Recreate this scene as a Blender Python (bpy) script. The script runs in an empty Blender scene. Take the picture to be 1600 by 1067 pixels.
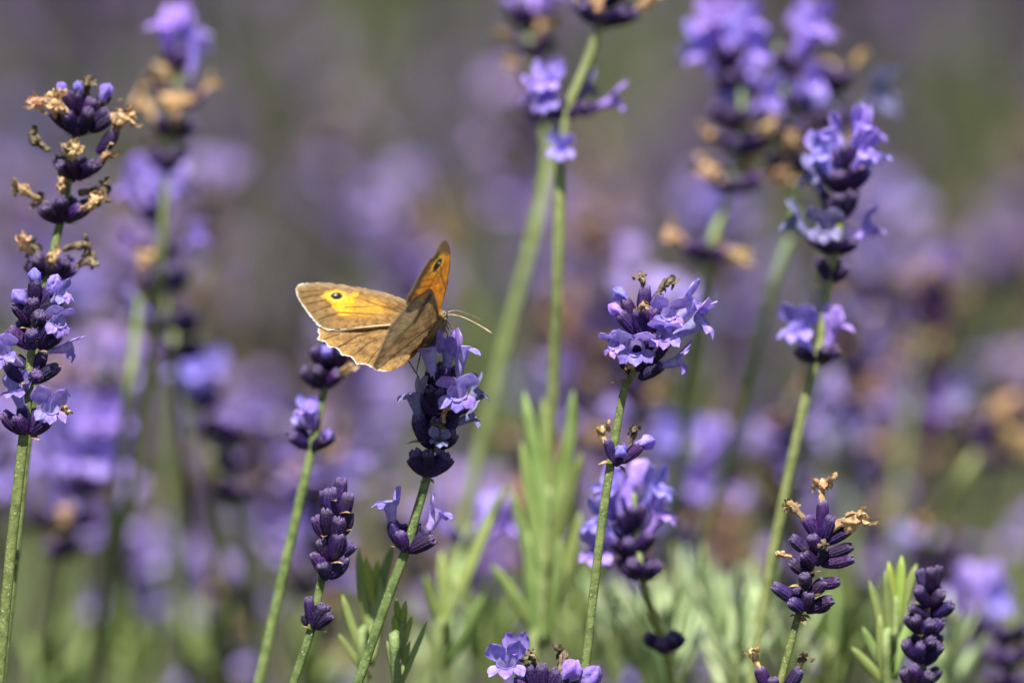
import bpy, math, random
import numpy as np
from mathutils import Vector, Matrix, noise as mnoise

random.seed(7); np.random.seed(7)
R = random.uniform
sc = bpy.context.scene
COL = sc.collection

# ------------------------------------------------------------------ camera
PXM = 1e-4                      # one photo pixel at the focal plane = 0.1 mm
W, H = 1600, 1067
LENS = 300.0
D = W * PXM * LENS / 36.0       # focus distance, about 1.33 m
PITCH = math.radians(13.0)
ZC = 0.55                       # height of the point in the picture's centre
cp, sp = math.cos(PITCH), math.sin(PITCH)
FWD = Vector((0, cp, -sp)); UP = Vector((0, sp, cp)); RT = Vector((1, 0, 0)); TOW = -FWD
CAM = Vector((0, 0, ZC)) - FWD * D
cd = bpy.data.cameras.new('camera'); cam = bpy.data.objects.new('camera', cd); COL.objects.link(cam)
cd.lens = LENS; cd.sensor_width = 36; cd.clip_start = 0.05; cd.clip_end = 200
cam.location = CAM; cam.rotation_euler = (math.pi / 2 - PITCH, 0, 0)
cd.dof.use_dof = True; cd.dof.focus_distance = D - 0.003; cd.dof.aperture_fstop = 9.6; cd.dof.aperture_blades = 9
sc.camera = cam

# ------------------------------------------------------------------ light
SUN = Vector((-0.06, -0.37, 0.93)).normalized()       # towards the sun
elev = math.asin(SUN.z); azim = math.atan2(SUN.x, SUN.y)
w = bpy.data.worlds.new('World'); sc.world = w; w.use_nodes = True
nt = w.node_tree; bg = nt.nodes['Background']
sky = nt.nodes.new('ShaderNodeTexSky'); sky.sky_type = 'NISHITA'; sky.sun_disc = False
sky.sun_elevation = elev; sky.sun_rotation = azim
nt.links.new(sky.outputs[0], bg.inputs[0]); bg.inputs[1].default_value = 0.052
sl = bpy.data.lights.new('sun', 'SUN'); so = bpy.data.objects.new('sun', sl); COL.objects.link(so)
sl.energy = 5.0; sl.angle = math.radians(0.53); sl.color = (1.0, 0.95, 0.87)
so.rotation_euler = (-SUN).to_track_quat('-Z', 'Y').to_euler(); so.location = (0, 0, 3)
vs = sc.view_settings; vs.view_transform = 'Standard'; vs.look = 'None'; vs.exposure = 0.80; vs.gamma = 1.0
vs.use_curve_mapping = False
cy = sc.cycles
cy.use_denoising = True; cy.max_bounces = 7; cy.diffuse_bounces = 3; cy.transmission_bounces = 5
cy.transparent_max_bounces = 4; cy.sample_clamp_indirect = 4.0

# ------------------------------------------------------------------ helpers
def P(px, py, depth=0.0, z=0.0):
    """photo pixel at a distance `depth` m behind the focal plane (z in pixels towards the camera)"""
    d = D + depth - z * PXM
    return CAM + FWD * d + RT * ((px - W / 2) * PXM * d / D) + UP * ((H / 2 - py) * PXM * d / D)
def V3(x, y, z): return RT * x + UP * y + TOW * z        # right, up, towards camera
def mesh(name, V, F, mat, smooth=True):
    me = bpy.data.meshes.new(name)
    me.from_pydata([tuple(v) for v in V], [], F)
    me.materials.append(mat)
    if smooth: me.polygons.foreach_set('use_smooth', [True] * len(me.polygons))
    me.update(); return me
def obj(name, me, parent=None, M=None):
    o = bpy.data.objects.new(name, me); COL.objects.link(o)
    if parent: o.parent = parent
    if M is not None: o.matrix_basis = M
    return o
def thing(name, loc, label, cat, group=None):
    o = bpy.data.objects.new(name, None); COL.objects.link(o); o.location = loc
    o.empty_display_size = 0.01
    o['label'] = label; o['category'] = cat
    if group: o['group'] = group
    return o
def frame(axis, up):
    z = Vector(axis).normalized(); y = Vector(up) - z * Vector(up).dot(z)
    if y.length < 1e-4: y = z.orthogonal()
    y.normalize(); x = y.cross(z)
    return Matrix((x, y, z)).transposed()
def mat4(pos, axis, up, s):
    m = frame(axis, up).to_4x4()
    if not hasattr(s, '__len__'): s = (s, s, s)
    m = m @ Matrix.Diagonal((*s, 1)); m.translation = pos
    return m
def spline(pts, n):
    pts = [Vector(p) for p in pts]
    if len(pts) == 2: return [pts[0].lerp(pts[1], i / n) for i in range(n + 1)]
    q = [pts[0] * 2 - pts[1]] + pts + [pts[-1] * 2 - pts[-2]]; out = []
    per = max(2, n // (len(pts) - 1))
    for i in range(1, len(q) - 2):
        for k in range(per):
            t = k / per
            out.append(0.5 * ((2 * q[i]) + (q[i + 1] - q[i - 1]) * t + (2 * q[i - 1] - 5 * q[i] + 4 * q[i + 1] - q[i + 2]) * t * t
                              + (3 * q[i] - q[i - 1] - 3 * q[i + 1] + q[i + 2]) * t ** 3))
    out.append(pts[-1]); return out
def tube(pts, radii, seg=8, ridge=0.0, nr=4, flat=1.0, up=None, cap=True):
    V, F = [], []
    n = len(pts); prev = None
    for i, p in enumerate(pts):
        t = (pts[min(i + 1, n - 1)] - pts[max(i - 1, 0)]).normalized()
        if prev is None:
            a = Vector(up) if up is not None else t.orthogonal()
        else: a = prev
        a = (a - t * a.dot(t)); a = a.normalized() if a.length > 1e-6 else t.orthogonal().normalized()
        prev = a; b = t.cross(a)
        r = radii[i] if hasattr(radii, '__len__') else radii
        for k in range(seg):
            th = 2 * math.pi * k / seg
            rr = r * (1 + ridge * math.cos(nr * th))
            V.append(p + a * (math.cos(th) * rr * flat) + b * (math.sin(th) * rr))
    for i in range(n - 1):
        for k in range(seg):
            k2 = (k + 1) % seg
            F.append((i * seg + k, i * seg + k2, (i + 1) * seg + k2, (i + 1) * seg + k))
    if cap:
        F.append(tuple(range(seg))[::-1]); F.append(tuple((n - 1) * seg + k for k in range(seg)))
    return V, F
def join(parts):
    V, F = [], []
    for v, f in parts:
        o = len(V); V += list(v); F += [tuple(i + o for i in q) for q in f]
    return V, F
def xform(vf, M): return [M @ Vector(v) for v in vf[0]], vf[1]

# ------------------------------------------------------------------ materials
def material(name): 
    m = bpy.data.materials.new(name); m.use_nodes = True
    return m, m.node_tree, m.node_tree.nodes, m.node_tree.links
def ramp(nt, fac, stops):
    r = nt.nodes.new('ShaderNodeValToRGB'); e = r.color_ramp.elements
    while len(e) < len(stops): e.new(0.5)
    for k, (p, c) in enumerate(stops): e[k].position = p; e[k].color = (*c, 1)
    nt.links.new(fac, r.inputs[0]); return r.outputs[0]
def mix(nt, fac, a, b, mode='MIX'):
    n = nt.nodes.new('ShaderNodeMix'); n.data_type = 'RGBA'; n.blend_type = mode
    for s, v in ((0, fac), (6, a), (7, b)):
        if hasattr(v, 'is_linked'): nt.links.new(v, n.inputs[s])
        else: n.inputs[s].default_value = v if s == 0 else (*v, 1)
    return n.outputs[2]
def noise_tex(nt, scale, detail=3, rough=0.6, coord='Object', vec_scale=None):
    tc = nt.nodes.new('ShaderNodeTexCoord'); n = nt.nodes.new('ShaderNodeTexNoise')
    n.inputs['Scale'].default_value = scale; n.inputs['Detail'].default_value = detail; n.inputs['Roughness'].default_value = rough
    src = tc.outputs[coord]
    if vec_scale:
        mp = nt.nodes.new('ShaderNodeMapping'); mp.inputs['Scale'].default_value = vec_scale
        nt.links.new(src, mp.inputs[0]); src = mp.outputs[0]
    nt.links.new(src, n.inputs['Vector']); return n.outputs[0]
def bump(nt, h, strength, dist):
    b = nt.nodes.new('ShaderNodeBump'); b.inputs['Strength'].default_value = strength; b.inputs['Distance'].default_value = dist
    nt.links.new(h, b.inputs['Height']); return b.outputs[0]
def leafy(name, colA, colB, scale, transl=0.3, rough=0.55, spec=0.25, rnd=0.25, speck=None, bmp=0.0, tipz=None, sheen=0.0):
    """principled + translucent, colour varied by noise and per object"""
    m, nt, N, L = material(name)
    pr = N['Principled BSDF']; out = N['Material Output']
    n = noise_tex(nt, scale)
    c = ramp(nt, n, [(0.32, colA), (0.68, colB)])
    oi = N.new('ShaderNodeObjectInfo')
    hsv = N.new('ShaderNodeHueSaturation')
    mr = N.new('ShaderNodeMapRange'); mr.inputs[3].default_value = 1 - rnd; mr.inputs[4].default_value = 1 + rnd
    L.new(oi.outputs['Random'], mr.inputs[0]); L.new(mr.outputs[0], hsv.inputs['Value'])
    mr2 = N.new('ShaderNodeMapRange'); mr2.inputs[3].default_value = 0.5 - 0.02; mr2.inputs[4].default_value = 0.5 + 0.02
    mul = N.new('ShaderNodeMath'); mul.operation = 'FRACT'; mm = N.new('ShaderNodeMath'); mm.operation = 'MULTIPLY'; mm.inputs[1].default_value = 7.31
    L.new(oi.outputs['Random'], mm.inputs[0]); L.new(mm.outputs[0], mul.inputs[0]); L.new(mul.outputs[0], mr2.inputs[0])
    L.new(mr2.outputs[0], hsv.inputs['Hue'])
    L.new(c, hsv.inputs['Color']); c = hsv.outputs[0]
    if speck:
        s2 = noise_tex(nt, speck[0], 1, 0.5)
        f = ramp(nt, s2, [(speck[1], (0, 0, 0)), (speck[1] + 0.06, (1, 1, 1))])
        c = mix(nt, f, c, speck[2])
    if tipz:               # pale woolly hairs round the calyx mouth
        tc = N.new('ShaderNodeTexCoord'); sx = N.new('ShaderNodeSeparateXYZ'); L.new(tc.outputs['Object'], sx.inputs[0])
        z1 = ramp(nt, sx.outputs[2], [(0.80, (0, 0, 0)), (1.0, (1, 1, 1))])
        f = mix(nt, 1.0, z1, ramp(nt, noise_tex(nt, 18, 2), [(0.42, (0, 0, 0)), (0.62, (1, 1, 1))]), 'MULTIPLY')
        c = mix(nt, f, c, tipz)
    L.new(c, pr.inputs['Base Color']); pr.inputs['Roughness'].default_value = rough
    pr.inputs['Specular IOR Level'].default_value = spec
    if sheen:
        pr.inputs['Sheen Weight'].default_value = sheen; pr.inputs['Sheen Roughness'].default_value = 0.4
    if bmp:
        b = bump(nt, noise_tex(nt, scale * 4), 0.6, bmp); L.new(b, pr.inputs['Normal'])
    if transl:
        tr = N.new('ShaderNodeBsdfTranslucent'); L.new(c, tr.inputs[0])
        mx = N.new('ShaderNodeMixShader'); mx.inputs[0].default_value = transl
        L.new(pr.outputs[0], mx.inputs[1]); L.new(tr.outputs[0], mx.inputs[2]); L.new(mx.outputs[0], out.inputs[0])
    return m

M_CALYX = leafy('calyx_purple', (0.006, 0.0015, 0.022), (0.040, 0.009, 0.112), 4, 0, 0.45, 0.34, 0.55, bmp=0.0004, speck=(26, 0.68, (0.20, 0.14, 0.30)), tipz=(0.30, 0.22, 0.42))
M_FUZZ = leafy('pale_hairs', (0.28, 0.22, 0.44), (0.52, 0.46, 0.64), 3, 0.4, 0.6, 0.2, 0.1)
M_CALYXF = leafy('calyx_dull', (0.012, 0.004, 0.028), (0.058, 0.024, 0.085), 0.35, 0, 0.6, 0.25, 0.4)
M_PETALF = leafy('petal_lilac', (0.32, 0.225, 0.66), (0.52, 0.40, 0.80), 0.4, 0.3, 0.6, 0.2, 0.22)
M_PETAL = leafy('petal_violet', (0.26, 0.16, 0.72), (0.55, 0.43, 0.93), 0.9, 0.32, 0.5, 0.3, 0.22)
M_TUBE = leafy('corolla_tube', (0.34, 0.26, 0.70), (0.62, 0.55, 0.85), 0.8, 0.4, 0.6, 0.2, 0.15)
M_OLD = leafy('fading_petal', (0.14, 0.14, 0.36), (0.34, 0.32, 0.50), 1.2, 0.3, 0.7, 0.15, 0.25)
M_DRY = leafy('withered_corolla', (0.26, 0.13, 0.05), (0.86, 0.64, 0.38), 1.1, 0.3, 0.75, 0.15, 0.3)
M_DRYDK = leafy('withered_dark', (0.06, 0.045, 0.03), (0.34, 0.26, 0.17), 1.3, 0.2, 0.8, 0.1, 0.3)
M_BRACT = leafy('papery_bract', (0.20, 0.12, 0.05), (0.60, 0.44, 0.26), 3.5, 0.3, 0.7, 0.2, 0.25)
M_STEM = leafy('stem_green', (0.16, 0.22, 0.065), (0.33, 0.40, 0.16), 500, 0, 0.55, 0.3, 0.12, speck=(2600, 0.66, (0.45, 0.48, 0.30)), bmp=0.0003)
M_STEMD = leafy('stem_deep_green', (0.075, 0.115, 0.028), (0.20, 0.25, 0.08), 650, 0, 0.5, 0.35, 0.12, speck=(2600, 0.66, (0.36, 0.40, 0.22)), bmp=0.0003)
M_SHAIR = leafy('stem_hairs', (0.5, 0.52, 0.36), (0.72, 0.74, 0.55), 900, 0.4, 0.6, 0.2, 0.1)
M_LEAF = leafy('leaf_green', (0.17, 0.25, 0.06), (0.34, 0.44, 0.15), 90, 0.3, 0.55, 0.3, 0.25)
M_LEAFY = leafy('young_leaf', (0.34, 0.46, 0.07), (0.50, 0.60, 0.14), 160, 0.35, 0.5, 0.3, 0.15)
M_LEAFG = leafy('leaf_silver', (0.33, 0.44, 0.19), (0.55, 0.66, 0.38), 60, 0.25, 0.6, 0.3, 0.2)

# ------------------------------------------------------------------ the ground
def soil_mat():
    m, nt, N, L = material('soil')
    pr = N['Principled BSDF']
    a = noise_tex(nt, 2.2, 6, 0.65); b = noise_tex(nt, 60, 6, 0.7)
    c = ramp(nt, a, [(0.3, (0.052, 0.041, 0.036)), (0.7, (0.118, 0.095, 0.086))])
    c2 = ramp(nt, b, [(0.3, (0.45, 0.45, 0.45)), (0.7, (1.2, 1.15, 1.1))])
    L.new(mix(nt, 1.0, c, c2, 'MULTIPLY'), pr.inputs['Base Color']); pr.inputs['Roughness'].default_value = 0.95
    L.new(bump(nt, b, 0.9, 0.02), pr.inputs['Normal'])
    return m
M_SOIL = soil_mat()
def ground():
    xs = np.concatenate([np.linspace(-60, -4, 12), np.linspace(-3.5, 3.5, 90), np.linspace(4, 60, 12)])
    ys = np.concatenate([np.linspace(-20, -1.6, 8), np.linspace(-1.4, 7, 110), np.linspace(8, 120, 14)])
    V = []
    for y in ys:
        for x in xs:
            near = abs(x) < 4 and -1.5 < y < 7.2
            V.append((x, y, 0.03 * mnoise.noise((x * 1.7, y * 1.7, 0)) + (0.018 * mnoise.noise((x * 9, y * 9, 3)) if near else 0)))
    nx = len(xs)
    F = [(j * nx + i, j * nx + i + 1, (j + 1) * nx + i + 1, (j + 1) * nx + i) for j in range(len(ys) - 1) for i in range(nx - 1)]
    o = obj('ground', mesh('ground', V, F, M_SOIL)); o['kind'] = 'structure'
    o['label'] = 'grey brown dry soil between the lavender rows'
ground()

# ------------------------------------------------------------------ lavender pieces (mesh units: mm)
def calyx_mesh(k, seg=52, rings=11):
    rnd = random.Random(k); V = []; F = []
    prof = [(0.0, 0.26), (0.06, 0.48), (0.16, 0.68), (0.30, 0.84), (0.46, 0.93), (0.62, 0.96), (0.76, 0.93), (0.88, 0.83), (0.96, 0.68), (0.975, 0.46), (0.93, 0.2)]
    bend = rnd.uniform(-0.12, 0.12); tw = rnd.uniform(-.3, .3)
    for i, (z, r) in enumerate(prof):
        for s in range(seg):
            th = 2 * math.pi * s / seg + tw * z
            tooth = 0.05 * math.cos(5 * th + k) * max(0, z - 0.75) / 0.25
            rr = 0.5 * r * (1 + 0.085 * math.cos(13 * th) * math.sin(math.pi * min(1, z * 1.05)) + 0.07 * mnoise.noise((math.cos(th) + k * 3.1, math.sin(th), z * 2)))
            V.append((rr * math.cos(th) + bend * math.sin(math.pi * z), rr * math.sin(th), z + tooth))
    for i in range(len(prof) - 1):
        for s in range(seg):
            s2 = (s + 1) % seg
            F.append((i * seg + s, i * seg + s2, (i + 1) * seg + s2, (i + 1) * seg + s))
    F.append(tuple(range(seg))[::-1]); F.append(tuple((len(prof) - 1) * seg + s for s in range(seg)))
    nf = len(F)
    for _ in range(150):   # short woolly hairs
        th = rnd.uniform(0, 6.283); zi = rnd.uniform(0.1, 1.0) ** 0.7; r = 0.5 * float(np.interp(zi, [p[0] for p in prof[:9]], [p[1] for p in prof[:9]])) * 0.97
        n_ = Vector((math.cos(th), math.sin(th), 0)); b0 = n_ * r + Vector((bend * math.sin(math.pi * zi), 0, zi * .97)); sd = Vector((-n_.y, n_.x, 0)) * 0.011
        tp = b0 + n_ * rnd.uniform(.04, .11) + Vector((0, 0, rnd.uniform(.01, .05))); k0 = len(V); V += [tuple(b0 - sd), tuple(b0 + sd), tuple(tp)]; F.append((k0, k0 + 1, k0 + 2))
    me = mesh('bud', V, F, M_CALYX); me.materials.append(M_FUZZ)
    for p in me.polygons[nf:]: p.material_index = 1
    return me
CALYX = [calyx_mesh(k) for k in range(6)]

def petal_vf(length, width, bend, cup, k, nu=9, nv=10, ruffle=0.12):
    V, F = [], []
    for j in range(nv + 1):
        v = j / nv
        hw = width * 0.5 * (math.sqrt(max(0.0, 1 - ((v - 0.56) / 0.46) ** 2)) if v > 0.56 else 0.42 + 0.58 * math.sin(v / 0.56 * math.pi / 2) ** 1.2)
        hw = max(hw, width * 0.06)
        ang = bend * v
        y0 = length * (math.sin(ang) / bend if abs(bend) > 1e-3 else v); z0 = length * ((1 - math.cos(ang)) / bend if abs(bend) > 1e-3 else 0)
        for i in range(nu):
            u = -1 + 2 * i / (nu - 1)
            rf = ruffle * mnoise.noise((u * 1.7 + k * 5.3, v * 2.4, k)) * (0.3 + v)
            edge = 1 + 0.10 * mnoise.noise((u * 3 + k, v * 5, k * 2.0)) * v
            V.append((u * hw * edge, y0 * (1 - 0.10 * u * u * v), z0 + cup * u * u * hw + rf))
    for j in range(nv):
        for i in range(nu - 1):
            F.append((j * nu + i, j * nu + i + 1, (j + 1) * nu + i + 1, (j + 1) * nu + i))
    return V, F
# petal frame: grows along +Y, its face +Z
UPV = [petal_vf(3.5, 3.1, R(0.1, 0.7), R(0.15, 0.5), k) for k in range(4)]
LOV = [petal_vf(2.4, 2.1, R(-0.9, -0.3), R(0.1, 0.4), k + 9) for k in range(5)]
PET_UP = [mesh('petal', *v, M_PETAL) for v in UPV]; PET_LO = [mesh('petal', *v, M_PETAL) for v in LOV]
PET_UP_OLD = [mesh('petal', *v, M_OLD) for v in UPV]; PET_LO_OLD = [mesh('petal', *v, M_OLD) for v in LOV]
def tube_vf(k):
    pts = [Vector((0, -0.25 * math.sin(z / 4.2 * 2), z)) for z in np.linspace(-1.2, 4.0, 9)]
    return tube(pts, [0.45, 0.55, 0.62, 0.68, 0.76, 0.88, 1.02, 1.2, 1.42], 14, 0.05, 5, cap=False)
TUBES = [mesh('flower', *tube_vf(k), M_TUBE) for k in range(2)]; TUBES_OLD = [mesh('flower', *tube_vf(k), M_OLD) for k in range(2)]
def petal_frames(rnd, j=0.12):
    out = []
    def fr(pos, d, face):
        y = Vector(d).normalized(); z = Vector(face); z = (z - y * z.dot(y)).normalized(); x = y.cross(z)
        m = Matrix((x, y, z)).transposed().to_4x4(); m.translation = Vector(pos); return m
    for s in (-1, 1):      # upper lip: stands up along the tube, faces forward
        out.append(('u', fr((s * 0.75, 0.85, 3.35), (s * 0.42 + rnd.uniform(-j, j), 0.34 + rnd.uniform(-j, j), 0.9), (s * 0.15, -0.85, 0.5))))
    for s in (-1, 0, 1):   # lower lip: spreads away
        out.append(('l', fr((s * 0.85, -0.75 - 0.25 * (s == 0), 3.5), (s * 0.85 + rnd.uniform(-j, j), -0.85 + rnd.uniform(-j, j), 0.30 + rnd.uniform(-j, j)), (0, 0.30, 0.95))))
    return out
def corolla_joined(k, old=False):
    rnd = random.Random(k); parts = [tube_vf(k)]
    for kind, m in petal_frames(rnd):
        parts.append(xform(rnd.choice(UPV if kind == 'u' else LOV), m))
    return mesh('flower', *join(parts), M_OLD if old else M_PETAL)
COROLLA = [corolla_joined(k) for k in range(5)]; COROLLA_OLD = [corolla_joined(k + 20, True) for k in range(2)]
def budtip_mesh(k):        # corolla still folded, peeping from the calyx
    V, F = tube([Vector((0, 0, z)) for z in np.linspace(-0.8, 1.9, 9)], [0.5, 0.55, 0.62, 0.72, 0.86, 0.92, 0.86, 0.6, 0.2], 20, 0.2, 4)
    V = [v + Vector([0.24 * mnoise.noise((v.x * 2.4 + k * 7, v.y * 2.4, v.z * 2 + i)) for i in (0, 5, 9)]) for v in V]
    return mesh('folded_flower', V, F, M_PETAL)
BUDTIP = [budtip_mesh(k) for k in range(3)]
def wither_mesh(k, mat):
    rnd = random.Random(k + 50); parts = []
    pts = [Vector((0, 0, -0.8))]; d = Vector((0, 0, 1))
    for i in range(7):
        d = (d + Vector((rnd.uniform(-.3, .3), rnd.uniform(-.3, .3), 0.1))).normalized(); pts.append(pts[-1] + d * 0.62)
    parts.append(tube(pts, [0.4, 0.42, 0.42, 0.45, 0.5, 0.58, 0.62, 0.3], 10, 0.18, 3))
    for q in range(6):     # curled shreds of the old lips
        a = q * 1.05 + rnd.uniform(-.5, .5)
        m = mat4(pts[-2], Vector((math.cos(a), math.sin(a), rnd.uniform(-.2, .9))), d, 1)
        m = m @ Matrix.Rotation(-math.pi / 2, 4, 'X') @ Matrix.Scale(-1, 4, (0, 0, 1))
        parts.append(xform(petal_vf(rnd.uniform(1.3, 2.7), rnd.uniform(0.9, 1.9), rnd.uniform(-2.6, 2.6), rnd.uniform(-1.0, 1.0), k * 7 + q, 9, 9, 0.6), m))
    V, F = join(parts)
    V = [Vector(v) + Vector([0.26 * mnoise.noise((v[0] * 1.9 + k * 4, v[1] * 1.6, v[2] * 1.6 + i)) for i in (0, 5, 9)]) for v in V]
    return mesh('withered_flower', V, F, mat)
DRY = [wither_mesh(k, M_DRY) for k in range(6)]; DRYDK = [wither_mesh(k + 6, M_DRYDK) for k in range(4)]
def bract_mesh(k):         # papery bract, unit length along Z, with a keel and pointed tip
    V, F = [], []; n = 8
    for j in range(n + 1):
        v = j / n; hw = 0.34 * math.sin(math.pi * min(1, 0.12 + v * 0.88)) ** 0.8 * (1 - v ** 3)
        for i in range(5):
            u = -1 + i / 2
            V.append((u * hw, 0.35 * abs(u) * hw - 0.16 * v * v + 0.04 * mnoise.noise((u + k, v * 3, k)), v))
    for j in range(n):
        for i in range(4): F.append((j * 5 + i, j * 5 + i + 1, (j + 1) * 5 + i + 1, (j + 1) * 5 + i))
    return mesh('bract', V, F, M_BRACT)
BRACT = [bract_mesh(k) for k in range(3)]

# ------------------------------------------------------------------ lavender stalk
class Stalk:
    def __init__(s, label, depth, pts, r=7.5, sharp=True, group='lavender stalks around the butterfly', back=None, seed=1):
        """pts: stem from its top down, photo pixels (x, y[, z]); goes on down to the soil"""
        s.depth = depth; s.sharp = sharp; s.rnd = random.Random(seed)
        if back is None: back = 0 if sharp else 420
        if not sharp: depth *= 1.3 if depth < 0.06 else 1.65; s.depth = depth
        y0, y1 = pts[0][1], pts[-1][1]
        if back: pts = [(p[0], p[1], -back * max(0.0, (p[1] - y0) / (y1 - y0) - 0.45) / 0.55) for p in pts]
        wp = [P(p[0], p[1], depth, p[2] if len(p) > 2 else 0) for p in pts]
        s.wp = wp
        d = (wp[-1] - wp[-2]).normalized()
        e1 = wp[-1] + d * 0.07; d2 = (d * 0.5 + Vector((0, 0, -1))).normalized()
        e2 = e1 + d2 * 0.12; e3 = Vector((e2.x + d2.x * 0.1, e2.y + 0.01, -0.02))
        top = spline(wp, 14 * (len(wp) - 1)); low = spline([wp[-1], e1, e2, e3], 18)
        path = top + low[1:]
        s.root = thing('lavender_stalk', (e3.x, e3.y, 0), label, 'lavender', group); s.o = s.root.location.copy()
        n = len(top); rad = []
        for i in range(len(path)):
            t = min(1.0, i / n); rad.append(r * PXM * (0.62 + 0.38 * min(1, t * 1.6)))
        rad[0] *= 0.6
        V, F = tube([p - s.o for p in path], rad, 16 if sharp else 10, 0.085, 4)
        s.stem = obj('stem', mesh('stem', V, F, M_STEMD if sharp else M_STEM), s.root)
        if sharp:
            HV_, HF_ = [], []
            for _ in range(900):
                i = s.rnd.randrange(1, max(3, len(top) - 1)); t_ = (path[i + 1] - path[i - 1]).normalized(); e = t_.orthogonal().normalized(); a = s.rnd.uniform(0, 6.283)
                n_ = e * math.cos(a) + t_.cross(e) * math.sin(a); b0 = path[i].lerp(path[i + 1], s.rnd.random()) - s.o + n_ * rad[i] * 0.95; sd = n_.cross(t_).normalized() * 0.3 * PXM
                k0 = len(HV_); HV_ += [b0 - sd, b0 + sd, b0 + n_ * s.rnd.uniform(1, 3.2) * PXM + t_ * s.rnd.uniform(-1, 1) * PXM]; HF_.append((k0, k0 + 1, k0 + 2))
            h = obj('stem_hair', mesh('stem_hair', HV_, HF_, M_SHAIR), s.stem); h['kind'] = 'stuff'
    def at(s, x, y, z=0): return P(x, y, s.depth, z) - s.o
    def _place(s, name, me, pos, axis, up, sc_): return obj(name, me, s.root, mat4(pos, axis, up, sc_))
    def bud(s, x0, y0, x1, y1, wd=24, z0=0, z1=0):
        a = s.at(x0, y0, z0); b = s.at(x1, y1, z1); L = (b - a).length
        k = s.rnd.randrange(6); wd *= PXM * 0.92
        return s._place('bud', CALYX[k], a, b - a, V3(s.rnd.uniform(-1, 1), 0.3, 1), (wd, wd, L))
    def flower(s, pos, axis, up, size=1.0, old=False):
        """pos px triple or vector; axis/up in camera terms (right, up, towards)"""
        if isinstance(pos, tuple): pos = s.at(*pos); axis = V3(*axis); up = V3(*up)
        k = s.rnd.randrange(5); size *= 1e-3
        if not s.sharp: return s._place('flower', (COROLLA_OLD[k % 2] if old else COROLLA[k]), pos, axis, up, size)
        f = s._place('flower', (TUBES_OLD if old else TUBES)[k % 2], pos, axis, up, size)
        for kind, m in petal_frames(s.rnd):
            lst = (PET_UP_OLD if old else PET_UP) if kind == 'u' else (PET_LO_OLD if old else PET_LO)
            obj('petal', s.rnd.choice(lst), f, m @ Matrix.Diagonal((s.rnd.uniform(.85, 1.1), s.rnd.uniform(.85, 1.12), 1, 1)))
        return f
    def dry(s, pos, axis, size=1.0, dark=False):
        if isinstance(pos, tuple): pos = s.at(*pos); axis = V3(*axis)
        k = s.rnd.randrange(6)
        return s._place('withered_flower', DRYDK[k % 4] if dark else DRY[k], pos, axis, V3(s.rnd.uniform(-1, 1), 1, s.rnd.uniform(-1, 1)), size * 1e-3)
    def tip(s, pos, axis, size=1.0):
        if isinstance(pos, tuple): pos = s.at(*pos); axis = V3(*axis)
        return s._place('folded_flower', s.rnd.choice(BUDTIP), pos, axis, V3(s.rnd.uniform(-1, 1), 1, 1), size * 1e-3)
    def bract(s, x, y, z, axis, L=22):
        return s._place('bract', s.rnd.choice(BRACT), s.at(x, y, z), V3(*axis), V3(0, 1, 0.2), L * PXM)
    def whorl(s, x, y, kinds, phase=0, elev=50, L=46, wd=24, t=(0, 1, 0), bracts=2, fs=1.0, off=4, jit=10):
        """kinds runs round the stem: 0 deg right, 90 towards the camera. b bud, f open flower, g fading flower, o folded flower, d withered, k dark withered, . gap"""
        rnd = s.rnd; tt = V3(*t).normalized(); e1 = (RT - tt * RT.dot(tt)).normalized(); e2 = e1.cross(tt) * -1
        if e2.dot(TOW) < 0: e2 = -e2
        c = s.at(x, y); n = len(kinds)
        for i, kd in enumerate(kinds):
            if kd == '.': continue
            ph = math.radians(phase + 360 * i / n + rnd.uniform(-jit, jit)); el = math.radians(elev + rnd.uniform(-jit, jit))
            hor = e1 * math.cos(ph) + e2 * math.sin(ph)
            ax = (hor * math.cos(el) + tt * math.sin(el)).normalized()
            Lk = L * PXM * rnd.uniform(0.85, 1.12); wk = wd * PXM * rnd.uniform(0.76, 0.95)
            a = c + hor * off * PXM + tt * rnd.uniform(-4, 5) * PXM
            s._place('bud', CALYX[rnd.randrange(6)], a, ax, tt, (wk, wk, Lk))
            tipp = a + ax * Lk
            if kd in 'fg':
                ax2 = (ax + tt * 0.25 + V3(rnd.uniform(-.2, .2), rnd.uniform(-.1, .2), rnd.uniform(-.2, .2))).normalized()
                s.flower(tipp - ax * 0.1 * Lk, ax2, tt - hor * 0.2, fs * rnd.uniform(.85, 1.1), kd == 'g')
            elif kd == 'o': s.tip(tipp - ax * 0.06 * Lk, ax, fs * rnd.uniform(.8, 1.1))
            elif kd in 'dk': s.dry(tipp - ax * 0.06 * Lk, (ax + V3(rnd.uniform(-.4, .4), rnd.uniform(-.2, .5), rnd.uniform(-.4, .4))).normalized(), fs * rnd.uniform(.8, 1.15), kd == 'k')
        for i in range(bracts):
            ph = rnd.uniform(0, 360) if bracts != 2 else 20 + 180 * i + rnd.uniform(-40, 40)
            ph = math.radians(ph); hor = e1 * math.cos(ph) + e2 * math.sin(ph)
            s._place('bract', rnd.choice(BRACT), c + hor * 5 * PXM - tt * 5 * PXM, hor + tt * rnd.uniform(0.0, 0.6), tt, rnd.uniform(18, 28) * PXM)

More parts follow.
